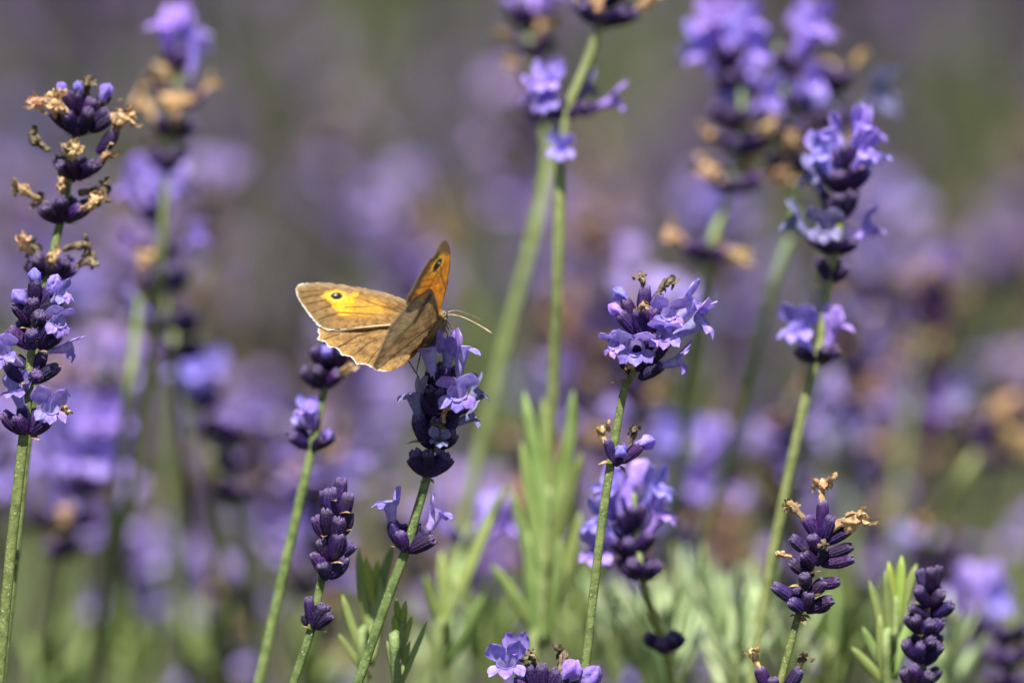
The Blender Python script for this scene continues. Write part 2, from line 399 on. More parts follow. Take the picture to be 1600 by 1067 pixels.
# --- the stalk that carries the butterfly
s = Stalk('violet lavender stalk in bloom that carries the brown butterfly on its top', 0.0,
          [(690, 585, -4), (684, 650, 0), (674, 700, 0), (667, 745, 0), (650, 805, 0), (633, 862, 0), (600, 950, 0), (559, 1067, 0)], 8.2, seed=11)
for b in [(666, 744, 646, 703, 27, 4, 18), (668, 744, 668, 704, 25, 8, 26), (671, 744, 697, 706, 28, 4, 16), (670, 742, 706, 716, 25, -4, -8), (664, 742, 640, 716, 23, -6, -14),
          (671, 700, 652, 646, 29, 4, 14), (676, 700, 684, 652, 26, 6, 20), (680, 698, 712, 676, 28, 4, 14), (680, 690, 712, 648, 27, -2, -4), (672, 690, 664, 640, 24, -8, -16),
          (682, 654, 655, 616, 27, 4, 10), (686, 654, 684, 606, 26, 6, 20), (690, 654, 722, 628, 28, 6, 24), (690, 650, 738, 630, 27, -2, -4), (688, 648, 706, 610, 26, 4, 10), (684, 640, 668, 604, 24, 8, 24),
          (684, 612, 674, 572, 27, 6, 12), (690, 612, 696, 572, 27, 4, 4), (694, 612, 716, 574, 26, -2, -6), (688, 610, 684, 566, 24, -6, -14)]:
    s.bud(*b)
s.flower((676, 586, 16), (-0.08, 1, 0.08), (0.75, 0.4, -0.3), 1.12)
s.flower((697, 582, 4), (0.10, 1, -0.1), (-0.6, 0.2, 0.75), 0.9)
s.flower((716, 582, 2), (0.08, 1, 0.05), (-0.9, 0.3, 0.3), 1.05)
s.flower((714, 630, 26), (0.02, 0.45, 0.9), (0.0, 1, -0.3), 1.15)
s.flower((655, 652, 10), (-0.18, 1, 0.1), (0.85, 0.3, -0.2), 0.98, True)
s.flower((726, 634, -6), (0.55, 0.75, -0.2), (-0.5, 0.8, 0.2), 0.85, True)
s.flower((712, 662, -6), (0.75, 0.45, 0.1), (-0.3, 0.9, 0.2), 0.8, True)
s.dry((684, 696, 24), (0.25, 0.9, 0.35), 1.0, True); s.dry((692, 656, 22), (-0.2, 0.8, 0.6), 0.85)
s.flower((684, 704, 22), (0.1, 0.8, 0.55), (0, 0.4, -0.8), 0.6, True)
for b in [(668, 692, 10, (-1, 0.12, 0.1), 34), (668, 748, 4, (-0.8, -0.25, 0.4), 15), (670, 748, 4, (0.7, -0.5, 0.5), 14), (686, 648, 18, (0.5, 0.3, 0.8), 20)]: s.bract(*b)
for b in [(628, 856, 613, 812, 25, 2, 4), (632, 862, 624, 830, 22, 10, 22), (638, 858, 672, 826, 22, 2, 2), (640, 862, 680, 842, 25, 8, 16), (640, 856, 652, 816, 22, -6, -8), (632, 854, 630, 818, 20, -8, -10)]: s.bud(*b)
s.flower((615, 822, 4), (-0.08, 1, 0.1), (0.9, 0.4, -0.1), 1.0); s.flower((668, 832, 2), (0.35, 0.95, -0.05), (-0.9, 0.4, 0.1), 1.0, False)
for b in [(628, 860, 4, (-0.8, 0.45, 0.2), 22), (640, 866, 4, (0.8, 0.1, 0.4), 18)]: s.bract(*b)

# --- the sharp stalk on the left edge
s = Stalk('short dense lavender stalk with small violet flowers in front of the taller withered one', 0.0,
          [(56, 450, 0), (52, 520, 0), (48, 560, 0), (44, 620, 0), (36, 690, 0), (18, 850, 0), (0, 1042, 0), (-6, 1110, 0)], 9.0, seed=21)
for b in [(52, 478, 54, 436, 24, 8, 14), (50, 480, 34, 454, 24, 4, 8), (56, 482, 78, 448, 24, 0, 0), (58, 486, 96, 468, 24, 2, 8), (48, 506, 22, 474, 26, 4, 12), (54, 504, 52, 466, 25, 12, 26), (58, 508, 64, 488, 26, 14, 34),
          (60, 506, 88, 490, 27, 4, 8), (50, 545, 14, 512, 25, 2, 6), (54, 545, 50, 516, 26, 14, 34), (60, 545, 94, 524, 27, 2, 6), (58, 540, 78, 505, 26, 8, 20), (56, 536, 30, 500, 24, -6, -12),
          (46, 597, 10, 568, 26, 6, 14), (50, 598, 58, 582, 24, 14, 32), (54, 598, 92, 572, 24, 4, 10), (52, 594, 68, 552, 26, -2, -4), (44, 594, 26, 556, 24, -6, -10),
          (38, 677, 4, 644, 26, 4, 10), (40, 678, 26, 648, 24, 12, 26), (46, 678, 78, 654, 28, 4, 12), (42, 674, 34, 632, 23, 6, 12), (44, 674, 60, 640, 24, -4, -10)]: s.bud(*b)
s.tip((55, 440, 14), (-0.1, 1, 0.2), 1.1); s.tip((36, 470, 14), (-0.6, 0.6, 0.5), 1.25); s.tip((80, 450, 4), (0.4, 0.8, 0.2), 1.2)
s.flower((80, 474, 10), (0.55, 0.6, 0.5), (-0.2, 1, 0), 0.75); s.flower((72, 512, 16), (0.55, 0.35, 0.7), (0, 1, -0.2), 0.95)
s.flower((82, 548, -4), (0.75, 0.2, 0.2), (-0.2, 1, 0), 0.8); s.flower((26, 566, 16), (-0.45, 0.5, 0.7), (0, 1, -0.2), 1.05)
s.flower((36, 644, 10), (-0.25, 1, 0.2), (0.5, 0.3, -0.7), 1.0); s.flower((64, 660, 10), (0.35, 0.6, 0.65), (0, 1, -0.3), 1.05)
s.dry((84, 652, -8), (0.8, 0.35, -0.2), 0.8)
for b in [(46, 516, 16, (-0.6, 0.3, 0.7), 22), (60, 550, 16, (0.8, 0.1, 0.6), 20), (46, 600, 14, (-0.6, 0.1, 0.8), 22), (46, 682, 6, (0.8, -0.2, 0.5), 22), (40, 682, 4, (-0.8, 0.3, 0.3), 18)]: s.bract(*b)

# --- the taller withered stalk behind it
s = Stalk('tall lavender stalk with curled tan withered flowers in four separate whorls', 0.020,
          [(128, 150), (118, 210), (106, 290), (96, 340), (82, 400), (66, 480), (48, 640), (20, 900), (0, 1080)], 8.2, seed=31)
s.whorl(125, 208, 'bbbkbbdb', 200, 42, 50, 25); s.whorl(126, 186, 'obbbbo', 160, 62, 46, 24)
s.bud(112, 208, 80, 166, 24, 0, 6); s.dry((80, 164, 6), (-0.75, 0.65, 0.2), 1.15); s.bud(122, 214, 106, 176, 24, 10, 30); s.dry((104, 178, 34), (-0.1, 0.9, 0.4), 1.25); s.bud(140, 206, 174, 180, 24, 4, 8); s.dry((172, 180, 10), (0.85, 0.55, 0), 1.15)
s.bud(152, 240, 182, 202, 25, 0, 4); s.dry((180, 206, 4), (0.4, 0.9, 0), 1.1); s.tip((162, 150, 4), (0.4, 0.9, 0.1), 1.1); s.dry((138, 150, 4), (0.1, 1, 0.1), 1.0, True)
s.whorl(118, 280, 'bkbbdbkb', 190, 38, 46, 24); s.dry((108, 240, 30), (-0.1, 0.7, 0.6), 1.2); s.dry((70, 232, 0), (-0.9, 0.5, 0.1), 1.0, True)
s.whorl(100, 345, 'bkbkbdbb', 185, 32, 48, 26); s.dry((54, 306, 4), (-0.8, 0.6, 0.1), 1.1); s.dry((132, 300, 6), (0.95, 0.15, 0.1), 1.2, True); s.dry((96, 306, 14), (-.1, .9, .3), .9)
s.whorl(80, 432, 'bkbbkbdb', 185, 35, 46, 25); s.dry((46, 392, 4), (-0.6, 0.8, 0.1), 1.0); s.dry((108, 388, 4), (0.9, 0.25, 0.1), 1.1, True)

# --- the small closed bud spike
s = Stalk('short spike of plump closed purple buds beside the butterfly stalk', 0.004,
          [(528, 770, 0), (522, 830, 0), (514, 880, 0), (502, 908, 0), (487, 980, 0), (458, 1067, 0)], 7.2, seed=41)
for b in [(530, 806, 535, 746, 25, -2, -2), (522, 812, 516, 762, 30, 8, 14), (516, 812, 506, 766, 24, -2, 0), (534, 822, 546, 770, 26, 4, 6), (516, 840, 512, 792, 28, 8, 16), (510, 842, 492, 806, 24, 2, 6), (522, 848, 530, 808, 27, 12, 24),
          (530, 842, 546, 800, 24, -4, -6), (516, 850, 508, 824, 26, -6, -8), (518, 874, 530, 830, 32, 8, 18), (512, 878, 502, 842, 25, 6, 14), (524, 876, 554, 850, 24, 4, 8),
          (512, 902, 490, 862, 27, 6, 10), (510, 906, 502, 880, 24, 14, 24), (514, 904, 540, 868, 28, 4, 8), (514, 900, 526, 868, 24, -6, -10),
          (490, 980, 482, 932, 20, 2, 4), (490, 982, 508, 944, 28, 8, 14), (492, 982, 519, 960, 20, 10, 18), (494, 976, 512, 944, 20, -4, -6), (484, 980, 476, 958, 18, -6, -10)]: s.bud(*b)
for b in [(520, 782, 26, (0.3, 0.1, 0.9), 16), (532, 802, 18, (0.9, 0.2, 0.4), 18), (508, 838, 18, (-0.2, 0.1, 0.9), 18), (540, 830, 10, (0.9, 0.3, 0.3), 14), (518, 880, 16, (0.9, 0.15, 0.5), 22), (486, 984, 6, (-0.8, 0.5, 0.4), 18), (494, 986, 8, (0.9, 0.1, 0.4), 20)]: s.bract(*b)

# --- the stalk behind the butterfly's hind wing
s = Stalk('lavender stalk rising behind the hind wing with a loose lower whorl', 0.034,
          [(522, 545), (510, 600), (497, 650), (486, 705), (455, 840), (405, 1060), (396, 1100)], 8.6, seed=51)
s.whorl(520, 580, 'bobbfbob', 200, 48, 46, 24); s.whorl(508, 604, 'bbobdb', 170, 40, 50, 26, bracts=3); s.whorl(524, 560, 'boob', 60, 65, 40, 22)
s.whorl(486, 700, 'bo.bbo.b', 10, 40, 44, 24, bracts=2); s.tip((488, 655, 8), (-0.1, 1, 0.1), 1.6); s.flower((482, 662, 4), (-0.1, 0.9, 0.3), (0.3, 0.4, -0.6), 0.7)

# --- the sharp stalk right of centre
s = Stalk('lavender stalk with a wide cluster of open pale violet flowers and small lower whorl', 0.004,
          [(1006, 470, 0), (1000, 540, 0), (988, 585, 0), (975, 610, 0), (960, 690, 0), (940, 820, 0), (914, 1045, 0), (908, 1090, 0)], 7.4, seed=61)
for b in [(1000, 520, 976, 466, 24, 0, 4), (1000, 528, 966, 488, 25, 6, 12), (1006, 520, 1009, 446, 25, 4, 4), (1010, 522, 1030, 458, 24, 0, 0), (1004, 526, 998, 482, 27, 14, 24), (1010, 528, 1022, 480, 26, 10, 22), (1010, 530, 1044, 496, 25, 2, 6),
          (998, 572, 964, 530, 25, 4, 10), (1000, 572, 996, 528, 25, 10, 26), (1006, 570, 1042, 532, 25, 4, 12), (1004, 560, 1056, 520, 24, -4, -8), (1000, 556, 1020, 520, 26, 6, 20), (994, 580, 1014, 552, 22, 2, 4), (998, 592, 1036, 570, 23, 2, 6), (986, 590, 974, 556, 20, -4, -8),
          (958, 722, 948, 686, 18, 4, 6), (964, 726, 980, 694, 22, -2, -2), (968, 724, 1006, 692, 19, -2, 0), (962, 728, 970, 708, 20, 10, 20)]: s.bud(*b)
s.tip((974, 464, 4), (-0.8, 0.6, 0.1), 1.05); s.tip((966, 487, 12), (-0.8, 0.5, 0.2), 0.95); s.tip((1003, 694, 0), (0.9, 0.35, 0.1), 1.15); s.tip((970, 712, 18), (0, 0.7, 0.7), 1.1)
s.flower((1056, 502, 4), (0.62, 0.78, 0.05), (-0.5, 0.8, -0.2), 1.15); s.flower((1060, 522, 8), (0.78, 0.55, 0.2), (-0.4, 0.85, -0.1), 1.2)
s.flower((1034, 500, 16), (0.25, 0.35, 0.9), (0, 1, -0.2), 0.95); s.flower((1034, 528, 22), (0.1, 0.25, 0.95), (0, 1, -0.2), 0.95)
s.flower((996, 548, 18), (-0.1, 0.2, 0.97), (0, 1, -0.2), 1.1); s.tip((964, 536, 12), (-0.3, 0.8, 0.4), 1.15); s.flower((976, 548, 8), (-0.5, 0.4, 0.7), (0, 1, -0.2), 0.8)
s.flower((1034, 572, 6), (0.85, 0.35, 0.1), (-0.3, 0.9, 0.1), 0.85)
s.dry((1004, 452, 2), (-0.35, 0.95, 0), 0.75, True); s.dry((1030, 460, 2), (0.3, 0.95, 0), 1.0, True); s.dry((998, 484, 26), (-0.1, 0.5, 0.85), 0.8)
s.dry((984, 570, 0), (-0.4, 0.3, 0.4), 0.9); s.dry((944, 690, 6), (-0.35, 0.9, 0.1), 0.75); s.dry((986, 692, -2), (0.3, 0.9, 0), 0.8, True)
for b in [(984, 598, 4, (-0.95, 0.15, 0.3), 30), (958, 724, 6, (-0.9, 0.1, 0.4), 26), (980, 592, 4, (-0.4, 0.9, 0.3), 24), (968, 728, 4, (0.6, -0.6, 0.3), 16)]: s.bract(*b)

# --- the seed-bud stalk with tan tips, bottom right
s = Stalk('spike of bare dark purple buds topped by three crisp tan withered flowers', 0.002,
          [(1284, 800, 0), (1274, 860, 0), (1260, 920, 0), (1246, 965, 0), (1234, 1010, 0), (1216, 1075, 0), (1200, 1120, 0)], 6.2, seed=71)
for b in [(1282, 826, 1285, 782, 22, 0, 0), (1276, 842, 1259, 806, 24, 4, 6), (1286, 846, 1300, 806, 24, 6, 12), (1288, 850, 1328, 828, 22, 2, 4), (1278, 864, 1268, 836, 24, 14, 26), (1274, 868, 1236, 838, 23, -2, -2), (1286, 868, 1332, 852, 22, 2, 6),
          (1276, 880, 1254, 862, 24, 14, 26), (1268, 890, 1256, 864, 24, 6, 14), (1282, 882, 1334, 872, 22, 4, 8), (1272, 900, 1234, 876, 22, 0, 2), (1276, 884, 1288, 852, 22, 12, 18), (1272, 912, 1312, 908, 22, 4, 10), (1262, 920, 1256, 896, 24, 16, 28),
          (1264, 930, 1288, 906, 24, 8, 16), (1256, 948, 1207, 914, 24, 2, 4), (1254, 956, 1234, 938, 24, 14, 24), (1256, 954, 1264, 924, 24, 10, 22), (1260, 956, 1302, 936, 24, 4, 8), (1262, 950, 1296, 944, 22, -6, -10), (1258, 944, 1244, 918, 22, -4, -6),
          (1196, 1075, 1186, 1042, 24, 0, 2), (1226, 1078, 1250, 1044, 24, 2, 4), (1210, 1080, 1208, 1058, 22, 6, 14)]: s.bud(*b)
s.dry((1284, 784, 2), (-0.1, 1, 0.1), 1.1); s.dry((1256, 810, 6), (-0.4, 0.9, 0.2), 1.05); s.dry((1304, 818, 12), (0.5, 0.8, 0.2), 1.45); s.dry((1318, 818, 8), (0.9, 0.3, 0.2), 0.95)
s.dry((1232, 868, 8), (-0.9, 0.3, 0.3), 0.6); s.dry((1188, 1046, 2), (-0.6, 0.7, 0.1), 0.95); s.dry((1248, 1048, 4), (0.5, 0.8, 0.1), 0.9, True); s.dry((1284, 856, 26), (0.2, 0.5, 0.8), 0.6, True)
for b in [(1262, 862, 22, (-0.5, 0.6, 0.6), 18), (1268, 896, 18, (0.6, 0.3, 0.7), 22), (1254, 918, 20, (-0.9, 0.2, 0.4), 26), (1276, 932, 16, (0.3, 0.4, 0.8), 20), (1250, 962, 4, (0.8, -0.1, 0.4), 22), (1246, 962, 4, (-0.6, 0.1, 0.6), 18), (1252, 964, 6, (0.3, -0.6, 0.5), 18)]: s.bract(*b)

# --- the bud spike in the lower right corner
s = Stalk('slender spike of closed violet buds with small tan bracts beside a pale green shoot', 0.014,
          [(1452, 900), (1444, 980), (1436, 1067), (1428, 1150)], 6.5, seed=81)
for i, (x, y) in enumerate([(1452, 946), (1444, 992), (1440, 1036), (1434, 1074)]):
    s.whorl(x, y, 'bbbbbb' if i else 'bbbb', 40 + 25 * i, 50, 40, 25, bracts=3)
s.whorl(1454, 928, 'bbb', 100, 72, 40, 22, bracts=0); s.whorl(1456, 962, 'b.b.b', 20, 35, 38, 24, bracts=1); s.whorl(1444, 1012, 'b.bb', 60, 30, 38, 24, bracts=1)

# --- the flower head peeping in at the bottom edge
s = Stalk('low lavender head with curled lilac petals peeping up among the green leaves', 0.0,
          [(846, 1052, 0), (844, 1110, 0), (838, 1200, 0)], 7, seed=91)
for b in [(842, 1090, 826, 1036, 25, 4, 8), (846, 1090, 846, 1036, 27, 8, 14), (850, 1092, 872, 1044, 26, 4, 8), (852, 1092, 888, 1052, 25, 6, 12), (838, 1094, 800, 1064, 25, 6, 14), (852, 1096, 912, 1068, 25, 2, 6), (842, 1096, 812, 1050, 25, -4, -6)]: s.bud(*b)
s.flower((812, 1052, 4), (-0.18, 0.98, 0.1), (0.6, 0.4, -0.6), 1.0); s.flower((796, 1066, 18), (-0.1, 0.75, 0.6), (0, 0.8, -0.5), 1.15)
s.tip((886, 1056, 12), (0.5, 0.8, 0.3), 1.6); s.tip((914, 1066, 6), (0.6, 0.7, 0.2), 1.7); s.dry((842, 1042, 8), (-0.8, 0.6, 0), 0.95, True); s.dry((876, 1046, 8), (0.4, 0.9, 0), 1.0, True)

# --- softer stalks behind the plane of focus
SOFT = 'softly blurred lavender stalks behind the butterfly'
s = Stalk('lavender stalk with a bunch of violet flowers above a single flowered whorl, right side', 0.036,
          [(1322, 250), (1315, 330), (1305, 400), (1292, 460), (1282, 540), (1270, 580), (1235, 730), (1200, 905), (1188, 980)], 9.0, False, SOFT, back=60, seed=101)
s.whorl(1318, 300, 'bfbfbfof', 15, 48, 46, 25, fs=1.15); s.whorl(1322, 268, 'fbfbf', 40, 66, 42, 24, fs=1.15)
s.whorl(1312, 345, 'bbgbdb', 100, 60, 48, 26); s.whorl(1305, 395, 'gbbfbbgb', 190, 32, 46, 26); s.whorl(1296, 442, 'b.b.bb', 10, 48, 40, 24)
s.whorl(1278, 565, 'bbbbbb', 10, 28, 40, 25); s.flower((1262, 545, 8), (-0.3, 0.8, 0.5), (0.3, 0.8, -0.4), 1.25); s.flower((1292, 545, 4), (0.2, 0.95, 0.1), (-0.7, 0.2, 0.6), 1.15)

s = Stalk('tall lavender stalk with a cut off dry head and a lilac whorl, upright green stem', 0.055,
          [(952, -20), (930, 60), (912, 110), (885, 175), (876, 240), (872, 400), (866, 560), (858, 700), (850, 820)], 10.5, False, SOFT, back=140, seed=111)
s.whorl(945, 40, 'dbdbdbdb', 10, 28, 56, 26, fs=1.3); s.whorl(955, 10, 'bdbbdb', 30, 50, 50, 26, fs=1.2)
s.whorl(880, 185, 'fbgb.f', 200, 45, 42, 24, fs=1.0); s.bud(905, 180, 938, 164, 22); s.flower((932, 168, 0), (0.85, 0.45, 0.1), (-.4, .8, 0), 1.0)
s.flower((868, 175, 10), (-0.4, 0.6, 0.6), (0, 1, -.2), 1.0); s.flower((880, 250, 4), (-0.1, 0.6, 0.7), (0, 1, 0), 0.85)

s = Stalk('leaning lavender stalk with a thick bright green stem and a dim head', 0.085,
          [(820, 30), (835, 120), (852, 200), (856, 260), (826, 400), (790, 540), (756, 680), (728, 800), (705, 900)], 12.5, False, SOFT, back=140, seed=121)
for y, k in ((45, 'fbobfb'), (90, 'dbdbdb'), (140, 'bdbbob'), (190, 'bbbbob')): s.whorl(826 + (y - 45) * 0.16, y, k, y, 45, 46, 26, fs=1.1)

s = Stalk('lavender stalk with two rounded clumps of violet flowers at its tip, upper right', 0.078,
          [(1150, 80), (1160, 180), (1150, 260), (1128, 330), (1108, 400), (1085, 560), (1060, 740), (1040, 860)], 9.5, False, SOFT, seed=131)
s.whorl(1138, 140, 'fffbfb', 150, 45, 44, 26, fs=1.4); s.whorl(1140, 105, 'fbff', 130, 60, 44, 26, fs=1.4); s.whorl(1140, 192, 'bbfbfb', 150, 30, 50, 28, fs=1.35)
s.whorl(1165, 240, 'dbbdbbb', 60, 35, 54, 32, fs=1.3); s.whorl(1150, 298, 'dbdbbdb', 30, 30, 50, 30, fs=1.5); s.whorl(1105, 405, 'dbdbdb', 160, 32, 46, 28, fs=1.3)

s = Stalk('lavender stalk mixing violet flowers with orange tan withered ones, upper right', 0.082,
          [(1215, 70), (1225, 150), (1240, 230), (1245, 330), (1210, 440), (1165, 620), (1110, 800), (1080, 900)], 8.0, False, SOFT, seed=141)
s.whorl(1232, 112, 'fb.bfb', 60, 55, 44, 26, fs=1.4); s.whorl(1222, 168, 'fbbfdb', 40, 40, 48, 28, fs=1.3); s.whorl(1222, 220, 'bdbdbbb', 100, 30, 54, 32, fs=1.3); s.whorl(1245, 265, 'dbdbbdb', 10, 25, 52, 30, fs=1.3)
s = Stalk('dull lavender head with withered crown right of the two violet clumps', 0.090,
          [(1302, 120), (1296, 200), (1290, 280), (1282, 400), (1262, 600), (1230, 850)], 8.0, False, SOFT, seed=142)
s.whorl(1302, 145, 'dbdbddb', 30, 50, 50, 30, fs=1.4); s.whorl(1295, 200, 'bfbfbgb', 110, 35, 54, 32, fs=1.5); s.whorl(1284, 255, 'dbdbbdb', 150, 20, 54, 32, fs=1.3)

s = Stalk('lavender stalk with pale tan rings round a violet tipped head, upper left', 0.075,
          [(285, 80), (276, 160), (265, 240), (258, 300), (250, 420), (232, 560), (205, 760)], 8.0, False, SOFT, seed=151)
s.whorl(275, 115, 'fbbfbb', 150, 70, 40, 24, fs=1.35); s.flower((300, 105, 0), (0.15, 1, 0), (-.5, .2, .6), 1.1)
s.whorl(275, 165, 'dbdbdb', 0, 35, 46, 26, fs=1.2); s.whorl(270, 215, 'bbdbbb', 30, 40, 46, 26, fs=1.3); s.dry((272, 195, 34), (0, .4, .9), 1.6); s.whorl(262, 265, 'bdbbbb', 160, 40, 44, 26)
s = Stalk('lavender stalk with one bright lilac flower over a dark whorl, left of the butterfly', 0.095,
          [(240, 320), (250, 400), (262, 480), (275, 560), (280, 680), (285, 860)], 8.0, False, SOFT, seed=152)
s.whorl(238, 350, 'fbffbf', 140, 60, 40, 24, fs=1.3); s.whorl(258, 405, 'bfbbfb', 120, 40, 46, 26, fs=1.1); s.whorl(265, 450, 'bbdbbb', 80, 35, 46, 28); s.whorl(272, 520, 'bfbbbb', 130, 35, 46, 28); s.whorl(280, 560, 'bbbbbb', 20, 35, 46, 28)
s = Stalk('bare green lavender stem ending in one pale dry bract, left of the butterfly', 0.080,
          [(222, 425), (214, 500), (200, 620), (184, 730), (165, 880)], 9.5, False, SOFT, seed=153)
s.whorl(220, 455, 'd.b.', 80, 60, 30, 20, fs=1.4)
s = Stalk('stout lavender head with a lilac crown and dark base, lower left', 0.105,
          [(150, 690), (135, 760), (115, 830), (95, 900), (80, 1000)], 9.0, False, SOFT, seed=161)
s.whorl(145, 720, 'fbffbf', 70, 55, 46, 28, fs=1.4); s.whorl(132, 772, 'ffbffbf', 100, 40, 50, 30, fs=1.4); s.whorl(118, 825, 'bdbbbb', 60, 35, 48, 30, fs=1.2); s.whorl(98, 870, 'bbdbbb', 140, 35, 48, 28, fs=1.2)
s = Stalk('lavender stalk with a drooping dark knot below a lilac flower head, behind the green stem', 0.030,
          [(990, 770), (995, 830), (1003, 905), (1020, 960), (1036, 1000), (1052, 1080)], 7.5, False, SOFT, seed=171)
s.whorl(985, 830, 'fbfbfb', 20, 60, 44, 26, fs=1.2); s.whorl(985, 868, 'bfbfbf', 90, 42, 46, 26, fs=1.15); s.whorl(1000, 905, 'bbfbbb', 120, 40, 44, 26, fs=1.0); s.whorl(1038, 1018, 'bbbbbbb', 10, 48, 34, 26)
s.flower((955, 800, 0), (-.05, 1, .1), (0.5, .2, -.5), 1.1); s.flower((948, 880, 0), (-.3, .5, .6), (0, 1, 0), 1.1)
s = Stalk('low pinkish lilac lavender flowers on a green shoot right of the butterfly stalk', 0.070,
          [(735, 820), (720, 870), (706, 930), (690, 1040), (680, 1100)], 11, False, SOFT, seed=181)
s.whorl(726, 858, 'fb.fbf', 10, 45, 40, 24, fs=1.25)
s = Stalk('violet lavender clump glimpsed right of the sharp centre stalk', 0.13,
          [(1075, 700), (1070, 780), (1060, 860), (1045, 1000)], 9, False, SOFT, seed=191)
s.whorl(1076, 745, 'fbffbf', 10, 50, 44, 26, fs=1.4); s.whorl(1068, 800, 'fbfbbf', 60, 40, 46, 26, fs=1.3); s.whorl(1062, 850, 'bbfbbb', 60, 40, 46, 26, fs=1.2)
s = Stalk('dark lavender spike over pale stems, left of the bud spike', 0.10,
          [(355, 660), (362, 740), (372, 810), (395, 940), (405, 1060)], 8, False, SOFT, seed=201)
for y, k in ((690, 'bbobbb'), (735, 'bbbbgb'), (785, 'bbbbbb')): s.whorl(356 + (y - 690) * 0.12, y, k, y, 42, 46, 28)
s = Stalk('lavender stalk with one pale blue violet flower above a dark bud cluster', 0.12,
          [(312, 600), (325, 680), (340, 780), (350, 950)], 8, False, SOFT, seed=202)
s.whorl(315, 640, 'ffbfbb', 60, 55, 42, 26, fs=1.3); s.whorl(325, 685, 'bbbbbb', 40, 40, 46, 28)
s = Stalk('leaning lavender stalk with a pale brown withered head, right edge', 0.14,
          [(1550, 660), (1530, 700), (1495, 760), (1430, 870), (1390, 960)], 11, False, SOFT, seed=211)
s.whorl(1535, 700, 'dbdbdd', 30, 45, 46, 28, fs=1.4); s.whorl(1550, 730, 'dbbdbd', 60, 30, 46, 28, fs=1.4); s.whorl(1545, 672, 'dbgdb', 20, 60, 46, 28, fs=1.3)
s = Stalk('very dark lavender spike in the lower right corner', 0.075,
          [(1580, 960), (1572, 1040), (1568, 1120)], 8, False, SOFT, seed=221)
for y in (1005, 1045, 1085): s.whorl(1576, y, 'bbbbbb', y, 45, 48, 28)
s = Stalk('violet flowered lavender tip between the closed bud spike and the corner', 0.10,
          [(1528, 950), (1520, 1040), (1512, 1120)], 8, False, SOFT, seed=222)
s.whorl(1526, 990, 'fbfbfb', 40, 55, 44, 26, fs=1.3); s.whorl(1522, 1040, 'bbfbbb', 40, 40, 46, 26, fs=1.2)

# ------------------------------------------------------------------ far heads: shared meshes, one thing per stalk
def lowcalyx(): return tube([Vector((0, 0, z)) for z in (0, .2, .55, .85, 1)], [.25, .45, .5, .42, .15], 7)
LOWC = lowcalyx()
def low_corolla(rnd):
    parts = [tube([Vector((0, 0, z)) for z in (-.5, 2, 3.8)], [.5, .75, 1.3], 6, cap=False)]
    for kind, m in petal_frames(rnd):
        parts.append(xform(petal_vf(3.2 if kind == 'u' else 2.6, 3.0 if kind == 'u' else 2.4, 0.4, 0.25, rnd.randrange(90), 4, 4), m))
    return join(parts)
def head_variant(k, style):
    """head hanging down from z=0, mm; returns (buds, blossoms, withered) meshes"""
    rnd = random.Random(900 + k); B, C, Wt = [], [], []
    nw = rnd.choice((4, 5, 5, 6)); z = -4.0
    for wi in range(nw):
        n = rnd.choice((5, 6, 7)); ph = rnd.uniform(0, 6)
        for i in range(n):
            a = ph + 6.283 * i / n; el = math.radians(rnd.uniform(30, 65)); hor = Vector((math.cos(a), math.sin(a), 0))
            ax = hor * math.cos(el) + Vector((0, 0, math.sin(el))); L = rnd.uniform(4.2, 5.6)
            base = Vector((0, 0, z + rnd.uniform(-.5, .5))) + hor * 0.4
            B.append(xform(LOWC, mat4(base, ax, Vector((0, 0, 1)), (2.6, 2.6, L))))
            r = rnd.random()
            if r < style[0]: C.append(xform(low_corolla(rnd), mat4(base + ax * L * 0.9, ax + Vector((0, 0, .25)), Vector((0, 0, 1)), rnd.uniform(1.0, 1.35))))
            elif r < style[0] + style[1]:
                Wt.append(xform(([v.co.copy() for v in DRY[i % 6].vertices], [tuple(p.vertices) for p in DRY[i % 6].polygons]), mat4(base + ax * L * 0.9, ax, Vector((0, 0, 1)), rnd.uniform(.9, 1.3))))
        z -= rnd.uniform(3.6, 6.5) if wi < nw - 2 else rnd.uniform(6, 12)
    out = [mesh('calyx_cluster', *join(B), M_CALYXF)]
    out.append(mesh('blossom_cluster', *join(C), M_PETALF) if C else None); out.append(mesh('withered_cluster', *join(Wt), M_DRY) if Wt else None)
    return out
HEADS = [head_variant(k, st) for k, st in enumerate([(.34, .12), (.26, .2), (.16, .2), (.42, .08), (.08, .3), (.05, .45), (.2, .25), (.42, .1), (.10, .15), (.28, .2)])]
def stem_mesh(k):
    rnd = random.Random(k); p = [Vector((0, 0, 0)), Vector((rnd.uniform(-4, 4), rnd.uniform(-4, 4), -60)), Vector((rnd.uniform(-14, 14), rnd.uniform(-10, 10), -170)), Vector((rnd.uniform(-30, 30), rnd.uniform(-30, 30), -420))]
    return mesh('stem', *tube(spline(p, 15), 0.95, 7), M_STEM)
STEMS = [stem_mesh(k) for k in range(8)]
FARG = 'heavily blurred lavender stalks deep in the bush'
rnd = random.Random(5)
def far_stalk(pos, tilt, k, sc_):
    kk = k % len(HEADS); kind = ('dotted with violet flowers' if kk in (0, 1, 6, 9) else 'full of open violet flowers' if kk in (3, 7) else 'gone mostly tan and withered' if kk in (4, 5) else 'of mostly dark closed buds')
    t = thing('lavender_stalk', pos, 'heavily blurred lavender head ' + kind + ', deep in the bush behind the butterfly', 'lavender', FARG + ', ' + kind)
    q = Matrix.Rotation(tilt[0], 4, 'Y') @ Matrix.Rotation(tilt[1], 4, 'X') @ Matrix.Rotation(rnd.uniform(0, 6.28), 4, 'Z') @ Matrix.Scale(sc_ * 1e-3, 4)
    obj('stem', STEMS[k % 8], t, q)
    for me in HEADS[k % len(HEADS)]:
        if me: obj(me.name.split('.')[0], me, t, q)
far_pts = []
